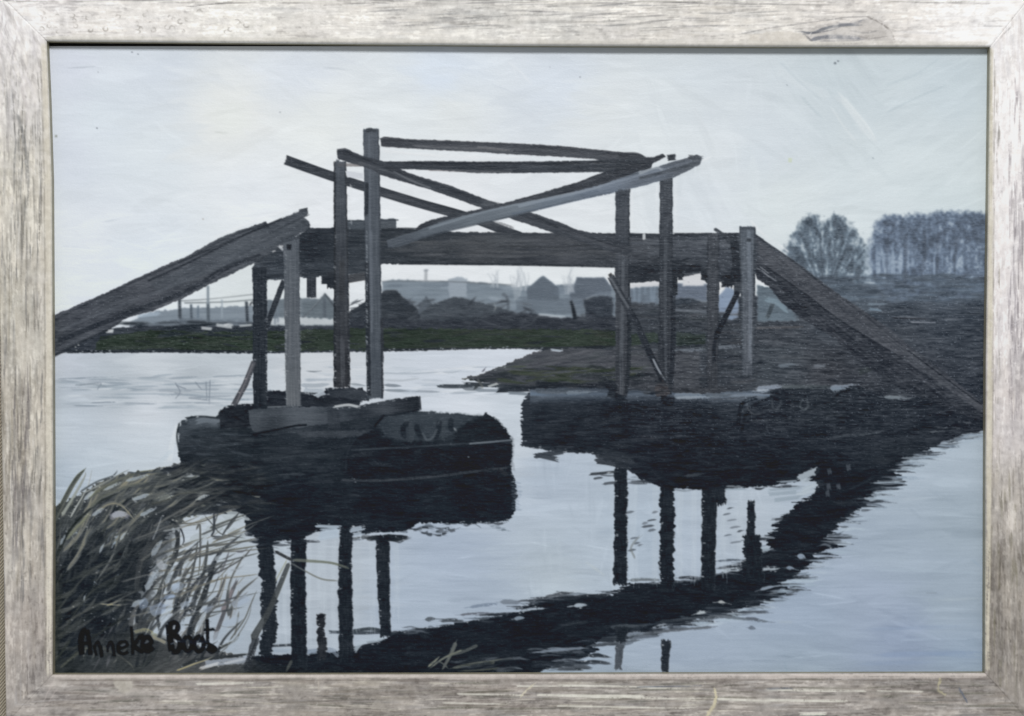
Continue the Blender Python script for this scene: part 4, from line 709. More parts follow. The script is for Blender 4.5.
for q in [(150,612,166,606,11,(140,156,180)),(172,590,184,584,9,(150,166,186)),(164,598,176,596,5,(130,150,180)),(140,602,148,606,12,(120,140,168)),(204,612,214,606,6,(150,164,184)),(232,606,250,596,8,(164,178,196)),(222,626,240,618,7,(160,174,190)),(180,606,190,602,5,(156,170,188)),(184,566,192,562,7,(176,188,198)),(158,560,164,570,7,(170,176,184)),(215,560,224,556,6,(180,192,202)),(150,575,156,573,5,(176,180,184))]:
    stroke([(q[0],q[1]),(q[2],q[3])], q[4], q[5], a=.6, rag=3, taper=(2, 4), dry=.05, soft=1.4)
for k in range(60):
    x = R.uniform(52, 200); y = R.choice([R.uniform(500, 530), R.uniform(600, 625), R.uniform(475, 640)]); stroke([(x, y), (x + .8, y)], .9, (196,200,204), a=.75, rag=.4, h=1.5)
stroke([(206,664),(224,662),(246,660)], 7, (150,160,174), a=.85, dry=.1, rag=2, wob=1); stroke([(226,663),(244,659)], 3, (190,196,204), a=.7); stroke([(202,668),(216,664)], 3, (196,200,204), a=.8)
stroke([(255,640),(251,655),(247,670)], 7, (50,50,52), a=.8, wob=1, dry=.05)
stroke([(289,563),(280,585),(268,612),(252,640)], 4.4, (74,74,66), w1=7, taper=(2, 4), a=.85, h=1.5, redge=((50,50,46),1.4,.6)); stroke([(275,551),(284,556),(292,560)], 3, (60,58,56), taper=(2, 2))
stroke([(292,560),(310,561),(332,563),(351,569)], 3, (112,116,102), w1=2.4, taper=(5, 6), h=1.5, a=.8); stroke([(291,563),(305,571),(322,579),(340,581)], 1.6, (108,110,104), taper=(2, 8), a=.75); stroke([(286,562),(276,580)], 1.4, (150,148,122), a=.6)
for q in [((456,642),(450,656),(442,670),4,(98,99,86)),((478,645),(462,652),(446,656),3,(82,84,74)),((462,650),(444,658),(430,668),2,(112,114,94)),((495,662),(474,664),(452,668),4,(96,98,82)),((512,658),(490,661),(470,666),1.8,(100,104,96)),((428,667),(436,660),(440,656),2.4,(130,132,110)),((448,668),(440,662),(430,664),1.4,(90,92,80)),((292,660),(288,668),(286,672),3,(78,78,66)),((500,668),(480,670),(460,671),2,(80,84,76))]:
    stroke(q[:3], q[3], q[4], taper=(2, 5), w1=q[3] * .7, h=1.5, jit=.06)
daubs(None, 26, (455,655,512,672), [(60,66,72),(84,92,100),(44,50,54)], 8, 22, 1, 2.6, -.1, .1, a=.6)
fill(mask([(50,560),(56,540),(62,600),(60,640),(58,674),(48,674)], 2, 4), (66,66,48), a=.6, jit=.05, ang=1.4, ln=10)

# water seen between the reeds
for q in [(84,500,96,490,4),(104,490,122,482,3),(126,481,150,475,3),(132,500,150,494,4),(92,516,104,508,4),(140,516,156,508,4),(60,545,66,534,3),(152,556,162,540,5),(146,590,158,570,6),(132,606,144,600,5),(160,622,172,606,6),(178,632,188,616,5),(196,632,206,612,5),(166,584,174,566,5),(100,552,104,544,3),(84,600,86,594,2),(120,540,126,532,3),(212,640,226,628,6),(228,650,244,636,6)]:
    stroke([(q[0],q[1]),((q[0]+q[2])/2-.5,(q[1]+q[3])/2),(q[2],q[3])], q[4], np.array((166, 179, 192)) + R.normal() * 7, a=.7, taper=(3, 5), rag=2, dry=.08, wob=.6, h=1.2)

# ---------------------------------------------------------------- signature
I_SG = newid('signature')
BK = (17, 18, 20)
def px(pts): return [(70 + x / 6.4, 610 + y / 6.4) for x, y in pts]
fill(mask([(88,640),(110,634),(135,630),(152,634),(165,636),(178,648),(170,660),(130,662),(95,656)], 2, 5), (58,57,50), a=.55, jit=.05)
stroke([(135,632),(146,630),(156,636)], 4, (150,148,116), a=.7, dry=.1); stroke([(152,637),(160,640),(164,642)], 3.4, (158,156,140), a=.7)
for pts_, w_ in [([(78,285),(72,240),(70,190),(84,140),(108,128)],6.2),([(108,128),(120,180),(128,240),(130,285)],4.6),([(78,215),(124,210)],4),
    ([(152,225),(168,292)],2.8),([(158,235),(176,205),(188,225),(205,300)],3.4),([(205,300),(198,240),(196,225)],3.4),
    ([(240,225),(242,270)],2.6),([(240,240),(258,206),(272,220),(284,296)],3.4),
    ([(310,245),(350,235),(368,222),(356,203),(330,203),(308,228),(312,265),(340,282),(372,268)],3.4),
    ([(392,105),(398,180),(402,285)],3.2),([(452,165),(425,205),(408,222),(435,250),(470,270)],4.6),([(440,175),(470,160)],4),
    ([(470,235),(505,225),(520,200),(500,175),(475,185),(466,225),(480,255),(505,262),(535,240)],4.8),
    ([(632,95),(640,180),(652,262)],6.4),([(632,92),(668,82),(690,100),(682,130),(650,150)],5.2),([(650,160),(690,175),(704,215),(690,262),(652,268)],5.4),
    ([(745,165),(728,200),(735,250),(758,262),(776,235),(772,185),(750,165)],4.2),
    ([(835,165),(800,190),(798,235),(820,262),(846,250),(856,210),(838,170)],4.6),([(815,200),(850,195)],3),
    ([(878,60),(880,130),(882,200),(890,245)],3.4),([(858,128),(900,122),(926,124)],3),([(872,215),(900,232),(925,250),(905,262),(880,240)],6)]:
    stroke(px(pts_), w_ * 1.0, BK, rag=.6, jit=.03, h=1.8, a=.95, id=I_SG, wob=.3, wobs=3)
for x, y in ((655,212),(340,225),(818,222),(490,205)): stroke(px([(x - 10, y + 6), (x + 12, y - 4)]), 1.2, (92,98,106), a=.7, rag=.4)

darks = np.clip((.24 - COL.mean(2)) / .04, 0, 1) * (YY > 395)
daubs(darks, 260, (180,400,984,672), [(44,49,56),(38,42,50),(50,55,62),(24,27,31),(56,58,62),(22,26,31)], 8, 40, 1.2, 5, lambda x, y: R.choice([0, 0, -.25, .3]), .12, a=.38, dry=.15, soft=1.8, rag=5)
daubs(darks, 120, (522,398,900,470), [(50,55,64),(60,64,72),(44,48,56)], 10, 44, 1, 3.4, -.02, .06, a=.45, dry=.15, soft=1.4, rag=5)
# pale paint dragged along the timbers where sky was cut in last
for p_, w_ in [(((300,206),(262,218),(215,237)),1.6),(((384,151),(440,156),(520,158)),2.2),(((332,156),(333,162)),3),(((752,222),(762,233),(786,250)),2),(((704,160),(708,158)),2.4),(((362,125),(370,123),(380,126)),2)]:
    stroke(p_, w_, (231,234,237), a=.55, dry=.12, rag=3, soft=1.3, h=1.3)
for x, y0, y1 in ((361,131,146),(351,186,222),(612,196,230),(632,194,230),(657,187,230),(676,178,230)):
    stroke([(x, y0), (x + R.normal() * .5, (y0 + y1) / 2), (x, y1)], 2, (228,232,236), a=.45, dry=.18, rag=3, soft=1.4, h=1.2)
# impasto highlights put into the colour: tiny pale specks along dark edges
lm = COL.mean(2); ed = np.zeros((H, W), bool)
ed[3:-3, 3:-3] = (lm[3:-3, 3:-3] < .32) & ((lm[6:, 3:-3] > .6) | (lm[:-6, 3:-3] > .6) | (lm[3:-3, 6:] > .6) | (lm[3:-3, :-6] > .6)) & (YY[3:-3, 3:-3] > 340) & (YY[3:-3, 3:-3] < 670) & (XX[3:-3, 3:-3] > 56) & (XX[3:-3, 3:-3] < 980)
ey, ex = np.where(ed)
for k in R.choice(len(ey), 520, replace=False):
    x, y = (ex[k] + .5) / S, (ey[k] + .5) / S
    stroke([(x, y), (x + R.uniform(.3, 2.2), y + R.normal() * .3)], R.uniform(.5, 1.1), np.array((186, 194, 202)) + R.normal() * 14, a=.7, rag=.4, h=1.6)
# wet paint drags a little into its neighbour: soften by half a pixel
def soft1(A, k):
    B = A.copy()
    B[:, 1:-1] = A[:, 1:-1] * (1 - 2 * k) + k * (A[:, :-2] + A[:, 2:])
    D = B.copy()
    D[1:-1] = B[1:-1] * (1 - 2 * k) + k * (B[:-2] + B[2:])
    return D
COL = soft1(COL, .2); HT = soft1(soft1(HT, .2), .2)
# the dark paints are one family of blue greys
lum = COL.mean(2)
dk = np.clip((.52 - lum) / .16, 0, 1)[..., None] * .62
dk = dk * np.clip(1 - (COL[..., 1:2] - np.maximum(COL[..., :1], COL[..., 2:]) - .008) / .015, .05, 1)
gx = np.clip((COL[..., 1:2] - np.maximum(COL[..., :1], COL[..., 2:])) / .02, 0, 1) * .3
COL = COL * (1 - gx) + lum[..., None] * .94 * np.array([.95, 1.03, 1.0], np.float32) * gx
tint = lum[..., None] + np.array([-.026, .001, .034], np.float32)
COL = COL * (1 - dk) + tint * dk
# broad uneven loading of the brush
blot = .6 * lat(XX / 26, YY / 7, 81) + .4 * lat(XX / 9, YY / 4, 82)
COL += (blot * (.022 * np.clip((.5 - lum) / .2, 0, 1) + .004))[..., None]
# canvas threads: paint catches on the weave in the thin dark passages
thin = np.clip((.55 - lum) / .3, 0, 1)
zone = .35 + .65 * np.clip((XX - 560) / 120, 0, 1) * np.clip((470 - YY) / 60, 0, 1) + .35 * (XX < 320) * (YY < 360)
THR = .6 * lat(XX / 3.2, YY / .8, 91) + .5 * lat(XX / 9, YY / .75, 92)
COL += (thin * zone * .075 * THR)[..., None]
sp = np.clip(lat(XX / 1.5, YY / .8, 93) - .6, 0, 1) * 2.4 * thin * zone
COL += (sp * .17)[..., None] * np.array([.95, 1, 1.05], np.float32)
COL += (.008 * lat(XX * 1.5, YY * 1.5, 44) + .006 * THR)[..., None]
HT += .4 * THR * (.35 + .65 * thin) + .15 * FINE
COL -= (.008 * np.clip((.45 - lum) / .15, 0, 1) * np.clip((lum - .14) / .08, 0, 1))[..., None]
COL = np.clip(COL, .02, .98)

# ---------------------------------------------------------------- the frame's silvered, rubbed wood
FC = np.zeros((H, W, 3), np.float32); FH = np.zeros((H, W), np.float32)
topM = mask([(-9,-9),(1033,-9),(1033,0),(988,46),(46,40),(0,-2)], .3); leftM = mask([(-9,-9),(46,40),(51,180),(52,360),(51,674),(4,716),(-9,730)], .3)
rightM = mask([(1033,-9),(988,46),(988,180),(985,360),(984,672),(1033,716)], .3); botM = mask([(4,716),(51,674),(984,672),(1033,720),(1033,730),(-9,730)], .3)
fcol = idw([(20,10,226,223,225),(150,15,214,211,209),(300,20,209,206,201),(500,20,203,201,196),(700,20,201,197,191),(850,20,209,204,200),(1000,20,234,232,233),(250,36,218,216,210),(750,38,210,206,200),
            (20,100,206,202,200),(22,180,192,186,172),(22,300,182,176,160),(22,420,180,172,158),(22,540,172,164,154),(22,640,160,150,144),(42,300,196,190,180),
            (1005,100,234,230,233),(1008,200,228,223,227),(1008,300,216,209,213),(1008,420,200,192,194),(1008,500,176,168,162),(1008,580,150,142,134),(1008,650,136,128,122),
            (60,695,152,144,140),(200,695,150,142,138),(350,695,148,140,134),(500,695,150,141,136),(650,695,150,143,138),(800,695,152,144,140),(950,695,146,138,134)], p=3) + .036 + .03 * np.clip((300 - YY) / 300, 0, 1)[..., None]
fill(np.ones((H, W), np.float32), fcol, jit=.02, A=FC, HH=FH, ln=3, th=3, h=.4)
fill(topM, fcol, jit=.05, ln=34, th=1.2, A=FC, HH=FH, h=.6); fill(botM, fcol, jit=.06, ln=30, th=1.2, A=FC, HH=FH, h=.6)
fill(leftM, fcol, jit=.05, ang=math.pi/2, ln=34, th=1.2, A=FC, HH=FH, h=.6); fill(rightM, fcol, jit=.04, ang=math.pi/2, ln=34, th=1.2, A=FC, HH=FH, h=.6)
blt = .5 * lat(XX / 34, YY / 8, 101) + .5 * lat(XX / 12, YY / 5, 102); blv = .5 * lat(XX / 8, YY / 34, 103) + .5 * lat(XX / 5, YY / 12, 104)
for M_, B_ in ((topM, blt), (botM, blt), (leftM, blv), (rightM, blv)):
    FC += (M_ * B_)[..., None] * np.array([.06, .05, .036], np.float32)
fcol = fcol * .5 + (fcol.mean(2, keepdims=True) + np.array([.006, .001, -.012], np.float32)) * .5
FC = FC * .55 + (FC.mean(2, keepdims=True) + np.array([.020, .008, -.016], np.float32)) * .45
def distress(M_, ux, vy):
    n1 = .6 * lat(ux / 11, vy / 1.4, 111) + .4 * lat(ux / 4, vy / 1.0, 112); cl = .6 * lat(ux / 60, vy / 11, 113) + .4 * lat(ux / 22, vy / 5, 114)
    n2 = .6 * lat(ux / 9, vy / 1.6, 115) + .4 * lat(ux / 3, vy / 1.1, 116); n3 = .5 * lat(ux / 3, vy / 2.2, 117) + .5 * lat(ux / 1.6, vy / 1.3, 118)
    dk_ = ss(.34, .74, n1 + .8 * cl); wh_ = ss(.2, .6, n2 - .7 * cl) ; sc = ss(.38, .6, n3 + .35 * cl)
    return ((-.12 * dk_ + .10 * wh_ - .05 * sc) * M_)[..., None]
FC += distress(topM + botM, XX, YY) * np.array([1, 1, .96], np.float32); FC += distress(leftM + rightM * .8, YY, XX) * np.array([1, 1, .96], np.float32)
def fd(M, n, bx, cols, lo, hi, wl, wh, ang, a, dry=.1, h=.2, cj=6, rel=None):
    k = t = 0
    while k < n and t < n * 15:
        t += 1
        x = R.uniform(bx[0], bx[2]); y = R.uniform(bx[1], bx[3])
        if M[min(H-1,max(0,int(y*S))), min(W-1,max(0,int(x*S)))] < .5: continue
        k += 1
        l = R.uniform(lo, hi); an = ang + R.normal() * .03
        if rel is not None: c = rc(fcol, x, y) + rel[R.integers(len(rel))]
        else: c = np.array(cols[R.integers(len(cols))], float)
        c = c + R.normal() * cj
        stroke([(x - math.cos(an) * l / 2, y - math.sin(an) * l / 2), (x + math.cos(an) * l / 2, y + math.sin(an) * l / 2)], R.uniform(wl, wh), c, a=a, clip=M, dry=dry, h=h, taper=(l * .2, l * .3), A=FC, HH=FH, rag=3)
rel = [(-20,-18,-16),(-34,-32,-28),(12,13,14),(18,19,20),(10,6,0),(8,4,0),(-14,-16,-20),(12,14,18)]
fd(topM, 150, (0,0,1024,44), None, 8, 60, .5, 2.2, .01, .45, rel=rel); fd(botM, 260, (0,672,1024,716), None, 8, 60, .6, 2.2, 0, .5, rel=rel)
fd(leftM, 130, (0,0,52,716), None, 8, 60, .5, 2.2, math.pi/2, .5, rel=rel); fd(rightM, 90, (984,0,1024,716), None, 8, 60, .5, 2.2, math.pi/2, .28, rel=rel)
fd(leftM, 150, (2,90,44,600), [(118,116,112),(98,98,100),(130,124,112),(96,94,90)], 12, 60, .5, 1.6, math.pi/2, .55, dry=.25)
fd(leftM, 20, (14,110,30,240), [(104,106,108),(114,114,112)], 14, 50, .6, 1.5, 1.62, .5, dry=.3); fd(leftM, 60, (12,380,30,560), [(96,94,96),(110,104,104)], 12, 50, .6, 1.6, math.pi/2, .55, dry=.25)
fd(rightM, 130, (1008,80,1024,420), [(128,122,126),(150,144,150)], 10, 40, .5, 1.1, math.pi/2, .55, dry=.25); fd(rightM, 80, (990,60,1000,560), [(150,146,140),(176,170,160),(120,116,112)], 6, 26, .5, 1.3, math.pi/2, .5, dry=.25)
fd(rightM, 110, (986,480,1024,700), [(112,108,98),(104,98,92),(168,160,150),(120,116,100)], 8, 36, .7, 2.6, math.pi/2, .45, dry=.2)
fd(topM, 90, (380,2,780,30), [(128,128,128),(146,142,138),(110,110,114)], 14, 60, .5, 1.2, -.03, .5, dry=.25); fd(topM, 30, (0,0,1000,5), [(120,118,116),(100,98,98)], 20, 70, .6, 1.4, 0, .5, dry=.2)
fd(botM, 170, (80,678,1024,712), [(100,100,88),(108,102,94),(92,92,86),(116,108,104)], 14, 70, .7, 2.2, 0, .5, dry=.25)
fd(botM, 70, (180,680,720,712), [(204,200,186),(220,216,204),(190,184,170)], 8, 50, .5, 1.4, 0, .7, dry=.3, h=1)
for q in [(520,686,600,686,1.4),(560,685,660,687,1.6),(650,688,690,689,1.6),(540,695,640,696,2.2),(600,696,690,699,2),(560,706,690,708,1.4),(768,690,862,691,2.4),(720,699,768,701,2.4),(768,700,846,701,2.6),(800,714,822,714,3),(445,703,500,704,1.4),(560,696,620,698,1.4),(880,691,920,692,1.2),(460,694,520,695,1.6),(200,684,252,683,1.4)]:
    stroke([(q[0],q[1]),(q[2],q[3])], q[4], (214,212,202), a=.9, dry=.15, A=FC, HH=FH, h=1, rag=4)
for q in [(768,689,790,688,1.6),(640,687,700,686,1),(960,690,966,700,2)]: stroke([(q[0],q[1]),(q[2],q[3])], q[4], (90,96,108), a=.8, A=FC, HH=FH, dry=.1)
# flaked and rubbed spots
fill(mask([(114,679),(131,679),(133,685),(130,691),(124,694),(118,690),(114,685)], .5, 1), (178,173,164), a=.9, jit=.01, h=.2, A=FC, HH=FH)
stroke([(715,690),(716,698),(713,706),(708,714)], 3, (206,198,170), a=.9, A=FC, HH=FH, wob=1.2, wobs=2, dry=.05, h=1.4); stroke([(521,696),(527,690),(534,684)], 1.6, (206,200,180), a=.9, A=FC, HH=FH, wob=.6)
stroke([(940,680),(938,690),(944,694)], 2.4, (188,182,150), a=.7, A=FC, HH=FH, wob=1, dry=.1); stroke([(318,676),(319,690)], 1.2, (190,182,172), a=.7, A=FC, HH=FH)
for pts_, w_ in [(((40,712),(50,700),(56,690)),1),(((44,700),(52,684),(58,676)),1)]: stroke(pts_, w_, (190,180,176), a=.5, A=FC, HH=FH)
fill(mask([(750,36),(765,31),(790,31),(806,36),(812,46),(750,46)], 1, 1.5, rx=1), (214,208,198), a=.7, jit=.03, A=FC, HH=FH)
fill(mask([(802,33),(815,29),(835,26),(858,20),(872,17),(886,24),(893,34),(894,44),(812,44),(806,38)], 1, 1.5, rx=1.5), (186,182,178), a=.6, jit=.06, ln=14, A=FC, HH=FH)
for p_, w_, c_, a2 in [(((800,31),(812,33),(826,28),(846,25),(860,25)),2.6,(108,112,120),.75),(((806,34),(822,32),(838,28)),1.4,(96,98,106),.7),(((810,40),(826,37),(845,37),(861,38)),3.6,(110,114,124),.75),(((806,36),(812,41),(818,44)),1.6,(104,104,108),.7),(((820,41),(850,41),(864,39)),1.6,(140,140,144),.6),(((740,34),(770,28),(800,24),(840,18),(868,16)),1.1,(140,138,138),.6),(((866,16),(880,23),(891,31),(895,42)),1.4,(122,116,112),.75),(((836,23),(852,24),(868,19)),2,(126,128,136),.6),(((846,30),(866,33),(880,30)),1.2,(150,148,148),.6),(((850,34),(870,38),(888,36)),1.2,(136,132,130),.6),(((820,14),(850,12),(880,12)),1.2,(156,152,150),.5),(((780,43),(830,44),(870,42)),1.2,(150,148,146),.6),(((994,45),(1002,36),(1013,25)),1.1,(110,106,106),.7),(((474,34),(484,31),(500,33)),4,(226,223,218),.6)]:
    stroke(p_, w_, c_, a=a2, A=FC, HH=FH, dry=.08, rag=4, taper=(5, 8), wob=.3)
# small curled flakes of leaf near the upper corners
def curls(n, bx, c, r0, r1, M):
    for k in range(n):
        x = R.uniform(bx[0], bx[2]); y = R.uniform(bx[1], bx[3])
        if M[min(H-1,max(0,int(y*S))), min(W-1,max(0,int(x*S)))] < .5: continue
        r = R.uniform(r0, r1); t0 = R.uniform(0, 6.28); sp_ = R.uniform(2, 5.4)
        pts_ = [(x + math.cos(t0 + sp_ * t) * r * 1.2, y + math.sin(t0 + sp_ * t) * r) for t in (0, .25, .5, .75, 1)]
        stroke(pts_, R.uniform(.7, 1.3), c, a=.65, A=FC, HH=FH, rag=1, h=1.6, taper=(1, 2))
curls(120, (40,6,260,32), (232,229,226), 1.2, 3.2, topM); curls(50, (260,8,380,30), (222,219,214), 1, 2.4, topM); curls(46, (880,2,1000,26), (226,223,220), 1.5, 4, topM); curls(40, (40,10,250,34), (150,146,140), 1, 2.4, topM)
curls(40, (0,0,50,110), (234,231,232), 1.5, 4, leftM); curls(30, (986,4,1024,80), (236,234,234), 1.5, 4, rightM)
fd(leftM, 60, (0,0,46,90), [(232,228,230),(216,212,212),(190,186,184)], 6, 24, 1, 4, 1.2, .5, h=.8); fd(rightM, 60, (990,0,1024,70), [(238,236,238),(220,214,212)], 6, 30, 1, 4, 1.5, .5, h=.8)
stroke([(26,84),(22,92),(28,110),(26,122)], 3, (196,190,188), a=.6, A=FC, HH=FH); stroke([(30,60),(24,84),(28,100)], 1.4, (236,232,230), a=.8, A=FC, HH=FH)
stroke([(18,115),(24,140),(28,175)], 3, (104,106,108), a=.5, A=FC, HH=FH, dry=.3); stroke([(8,150),(10,80),(16,40)], 2, (150,146,146), a=.4, A=FC, HH=FH, dry=.15)
for k in range(700):
    e = R.integers(4)
    x, y = [(R.uniform(0,1024), R.uniform(0,42)), (R.uniform(0,1024), R.uniform(676,716)), (R.uniform(2,46), R.uniform(0,716)), (R.uniform(990,1024), R.uniform(0,716))][e]
    c = rc(fcol, x, y) + (R.choice([-55, -34, 26, 30]))
    stroke([(x, y), (x + R.normal(), y + R.normal())], R.uniform(.6, 1.3), c, a=.6, A=FC, HH=FH, rag=.4)
# pale rubbed strip along the sight edge
for p_ in [((48,38.5),(256,39.5),(512,42),(986,44)),]: stroke(p_, 4.5, (214,211,203), a=.8, A=FC, HH=FH, dry=.05)
stroke([(44,46),(48,180),(49,360),(49,672)], 5.5, (212,206,192), a=.85, A=FC, HH=FH, dry=.1, smooth=False); stroke([(990.5,50),(990,360),(987,668)], 5, (208,202,184), a=.8, A=FC, HH=FH, dry=.1, smooth=False)
stroke([(54,676),(300,675.5),(700,676),(984,675)], 6, (190,182,176), a=.85, A=FC, HH=FH, dry=.1, smooth=False)
stroke([(40.5,60),(44.5,180),(45,360),(45.5,668)], 1, (120,114,102), a=.5, A=FC, HH=FH, dry=.2, smooth=False); stroke([(994.5,60),(993,360),(991,668)], 1, (130,124,112), a=.5, A=FC, HH=FH, dry=.2, smooth=False); stroke([(60,680.5),(500,680.5),(980,680)], 1.2, (112,104,98), a=.6, A=FC, HH=FH, dry=.15, smooth=False)
pat = ss(.15, .5, .6 * lat(XX / 26, YY / 16, 141) + .5 * lat(XX / 7, YY / 6, 142))[..., None]
sm = FC
for _ in range(6): sm = soft1(sm, .25)
FC = FC + (sm - FC) * .7 * pat
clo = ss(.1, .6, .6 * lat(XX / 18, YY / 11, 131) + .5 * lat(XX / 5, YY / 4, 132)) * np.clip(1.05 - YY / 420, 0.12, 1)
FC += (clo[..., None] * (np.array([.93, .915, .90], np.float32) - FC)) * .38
FC = soft1(FC, .14)
FC += (.03 * lat(XX / 5, YY / 5, 63))[..., None]
FC += (.02 * lat(XX * 1.3, YY * 1.3, 61) + .018 * lat(XX / 2.2, YY / 2.2, 62))[..., None]
FC = np.clip(FC, .03, .99)

# ------------------------------------------------------------------ materials
def paint_mat(name, rough, coat, bump, scale, stretch=(1, 1, 1)):
    m = bpy.data.materials.new(name); m.use_nodes = True
    nt = m.node_tree; b = nt.nodes['Principled BSDF']
    at = nt.nodes.new('ShaderNodeAttribute'); at.attribute_name = 'paint'
    nt.links.new(at.outputs['Color'], b.inputs['Base Color'])
    b.inputs['Roughness'].default_value = rough
    b.inputs['Coat Weight'].default_value = coat; b.inputs['Specular IOR Level'].default_value = .25
    b.inputs['Coat Roughness'].default_value = .32
    tc = nt.nodes.new('ShaderNodeTexCoord'); mp = nt.nodes.new('ShaderNodeMapping')
    mp.inputs['Scale'].default_value = stretch
    ns = nt.nodes.new('ShaderNodeTexNoise'); ns.inputs['Scale'].default_value = scale; ns.inputs['Detail'].default_value = 3
    bp = nt.nodes.new('ShaderNodeBump'); bp.inputs['Strength'].default_value = bump; bp.inputs['Distance'].default_value = .0002
    nt.links.new(tc.outputs['Object'], mp.inputs['Vector']); nt.links.new(mp.outputs[0], ns.inputs['Vector'])
    nt.links.new(ns.outputs['Fac'], bp.inputs['Height']); nt.links.new(bp.outputs[0], b.inputs['Normal'])
    return m
MAT_OIL = paint_mat('oil_paint', .4, .12, .35, 1500, (.35, 1, 1))
MAT_FRAME = paint_mat('silvered_wood', .5, 0, .3, 900)

def plain_mat(name, col, rough=.8):
    m = bpy.data.materials.new(name); m.use_nodes = True
    nt = m.node_tree; b = nt.nodes['Principled BSDF']
    ns = nt.nodes.new('ShaderNodeTexNoise'); ns.inputs['Scale'].default_value = 60
    rp = nt.nodes.new('ShaderNodeValToRGB')
    rp.color_ramp.elements[0].color = tuple(c * .8 for c in col) + (1,); rp.color_ramp.elements[1].color = tuple(min(1, c * 1.15) for c in col) + (1,)
    nt.links.new(ns.outputs['Fac'], rp.inputs[0]); nt.links.new(rp.outputs[0], b.inputs['Base Color'])
    b.inputs['Roughness'].default_value = rough
    return m

def lin(c): return np.where(c <= .04045, c / 12.92, ((c + .055) / 1.055) ** 2.4)

def light_at(x, y, q):
    """measured light falloff over the surface, so the pigments can be given their own colour"""
    u = (x - 512) / 512; v = (y - 358) / 358
    return q[0] + q[1] * u + q[2] * v + q[3] * u * u + q[4] * v * v + q[5] * u * v
Q_CANVAS = (0.8866, 0.0246, -0.1620, -0.0628, 0.0228, -0.0148)
Q_FRAME = (0.9119, 0.0247, -0.1577, -0.0699, 0.0056, -0.0114)

def quad_mesh(name, co, quads, rgb, mat, parent):
    me = bpy.data.meshes.new(name)
    n, f = len(co), len(quads)
    me.vertices.add(n); me.vertices.foreach_set('co', co.astype(np.float32).ravel())
    me.loops.add(f * 4); me.loops.foreach_set('vertex_index', quads.astype(np.int32).ravel())
    me.polygons.add(f); me.polygons.foreach_set('loop_start', np.arange(f, dtype=np.int32) * 4)
    a = me.color_attributes.new('paint', 'FLOAT_COLOR', 'POINT')
    a.data.foreach_set('color', np.concatenate([rgb, np.ones((n, 1))], 1).astype(np.float32).ravel())
    me.materials.append(mat); me.update(calc_edges=True)
    o = bpy.data.objects.new(name, me); C.objects.link(o); o.parent = parent
    return o

def prism_mesh(name, pts, z0, z1, mat, parent):
    n = len(pts)
    v = [(x, y, z0) for x, y in pts] + [(x, y, z1) for x, y in pts]
    f = [tuple(range(n, 2 * n)), tuple(range(n - 1, -1, -1))] + [(k, (k + 1) % n, n + (k + 1) % n, n + k) for k in range(n)]
    me = bpy.data.meshes.new(name); me.from_pydata(v, [], f); me.materials.append(mat)
    o = bpy.data.objects.new(name, me); C.objects.link(o); o.parent = parent
    return o

# ------------------------------------------------------------------ the framed painting
root = bpy.data.objects.new('framed_painting', None); C.objects.link(root)
root['label'] = 'oil painting of a timber footbridge over a grey river, in a rubbed silver frame'
root['category'] = 'painting'

# stretched canvas under the paint
def wp(x, y, f=1.0): return ((x - 512) * K * f, (358 - y) * K * f)
cv = prism_mesh('canvas', [wp(38, 46.0), wp(38, 684), wp(988, 684), wp(988, 46.0)], -.016, -.0006, plain_mat('primed_linen', (.62, .58, .5)), root)  # stops short at the top: added gap deepens the rail's shadow

bd = prism_mesh('gap_shade_backing', [wp(30, 30), wp(30, 690), wp(1004, 690), wp(1004, 30)], -.0185, -.0165, plain_mat('gap_shade_dark', (.16, .15, .15)), root)  # dark slab added behind the top gap to stand in for deep shade

# paint film, one piece for every painted thing
i0, i1, j0, j1 = int(46.2 * S), int(683 * S), int(39 * S), int(988 * S)
c_ = COL[i0:i1, j0:j1]; h_ = HT[i0:i1, j0:j1]; d_ = ID[i0:i1, j0:j1].copy()
x_ = XX[i0:i1, j0:j1]; y_ = YY[i0:i1, j0:j1]
n_, m_ = d_.shape
d_[d_ == 0] = 1
for it in range(3):                       # tidy stray specks out of the outlines
    st = np.stack([np.roll(np.roll(d_, a, 0), b, 1) for a in (-1, 0, 1) for b in (-1, 0, 1)])
    st.sort(axis=0)
    run = np.ones_like(d_); best = st[0].copy(); bc = np.ones_like(d_); cur = np.ones_like(d_)
    for k in range(1, 9):
        cur = np.where(st[k] == st[k - 1], cur + 1, 1)
        up = cur > bc; best = np.where(up, st[k], best); bc = np.where(up, cur, bc)
    d_ = np.where(bc >= 5, best, d_)
alb = lin(c_) / light_at(x_, y_, Q_CANVAS)[..., None]
alb = np.clip(alb - .017, .002, .93)
co = np.stack([(x_ - 512) * K, (358 - y_) * K, h_ * .9e-4], -1)
vid = np.arange(n_ * m_).reshape(n_, m_)
Qd = np.stack([vid[:-1, :-1], vid[1:, :-1], vid[1:, 1:], vid[:-1, 1:]], -1).reshape(-1, 4)
fid = d_[:-1, :-1].ravel()
cof = co.reshape(-1, 3); rgf = alb.reshape(-1, 3)
for k, (nm, lb) in NAMES.items():
    q = Qd[fid == k]
    if len(q) < 12: continue
    used, inv = np.unique(q.ravel(), return_inverse=True)
    o = quad_mesh(nm, cof[used], inv.reshape(-1, 4), rgf[used], MAT_OIL, cv)
    if lb: o['label'] = lb

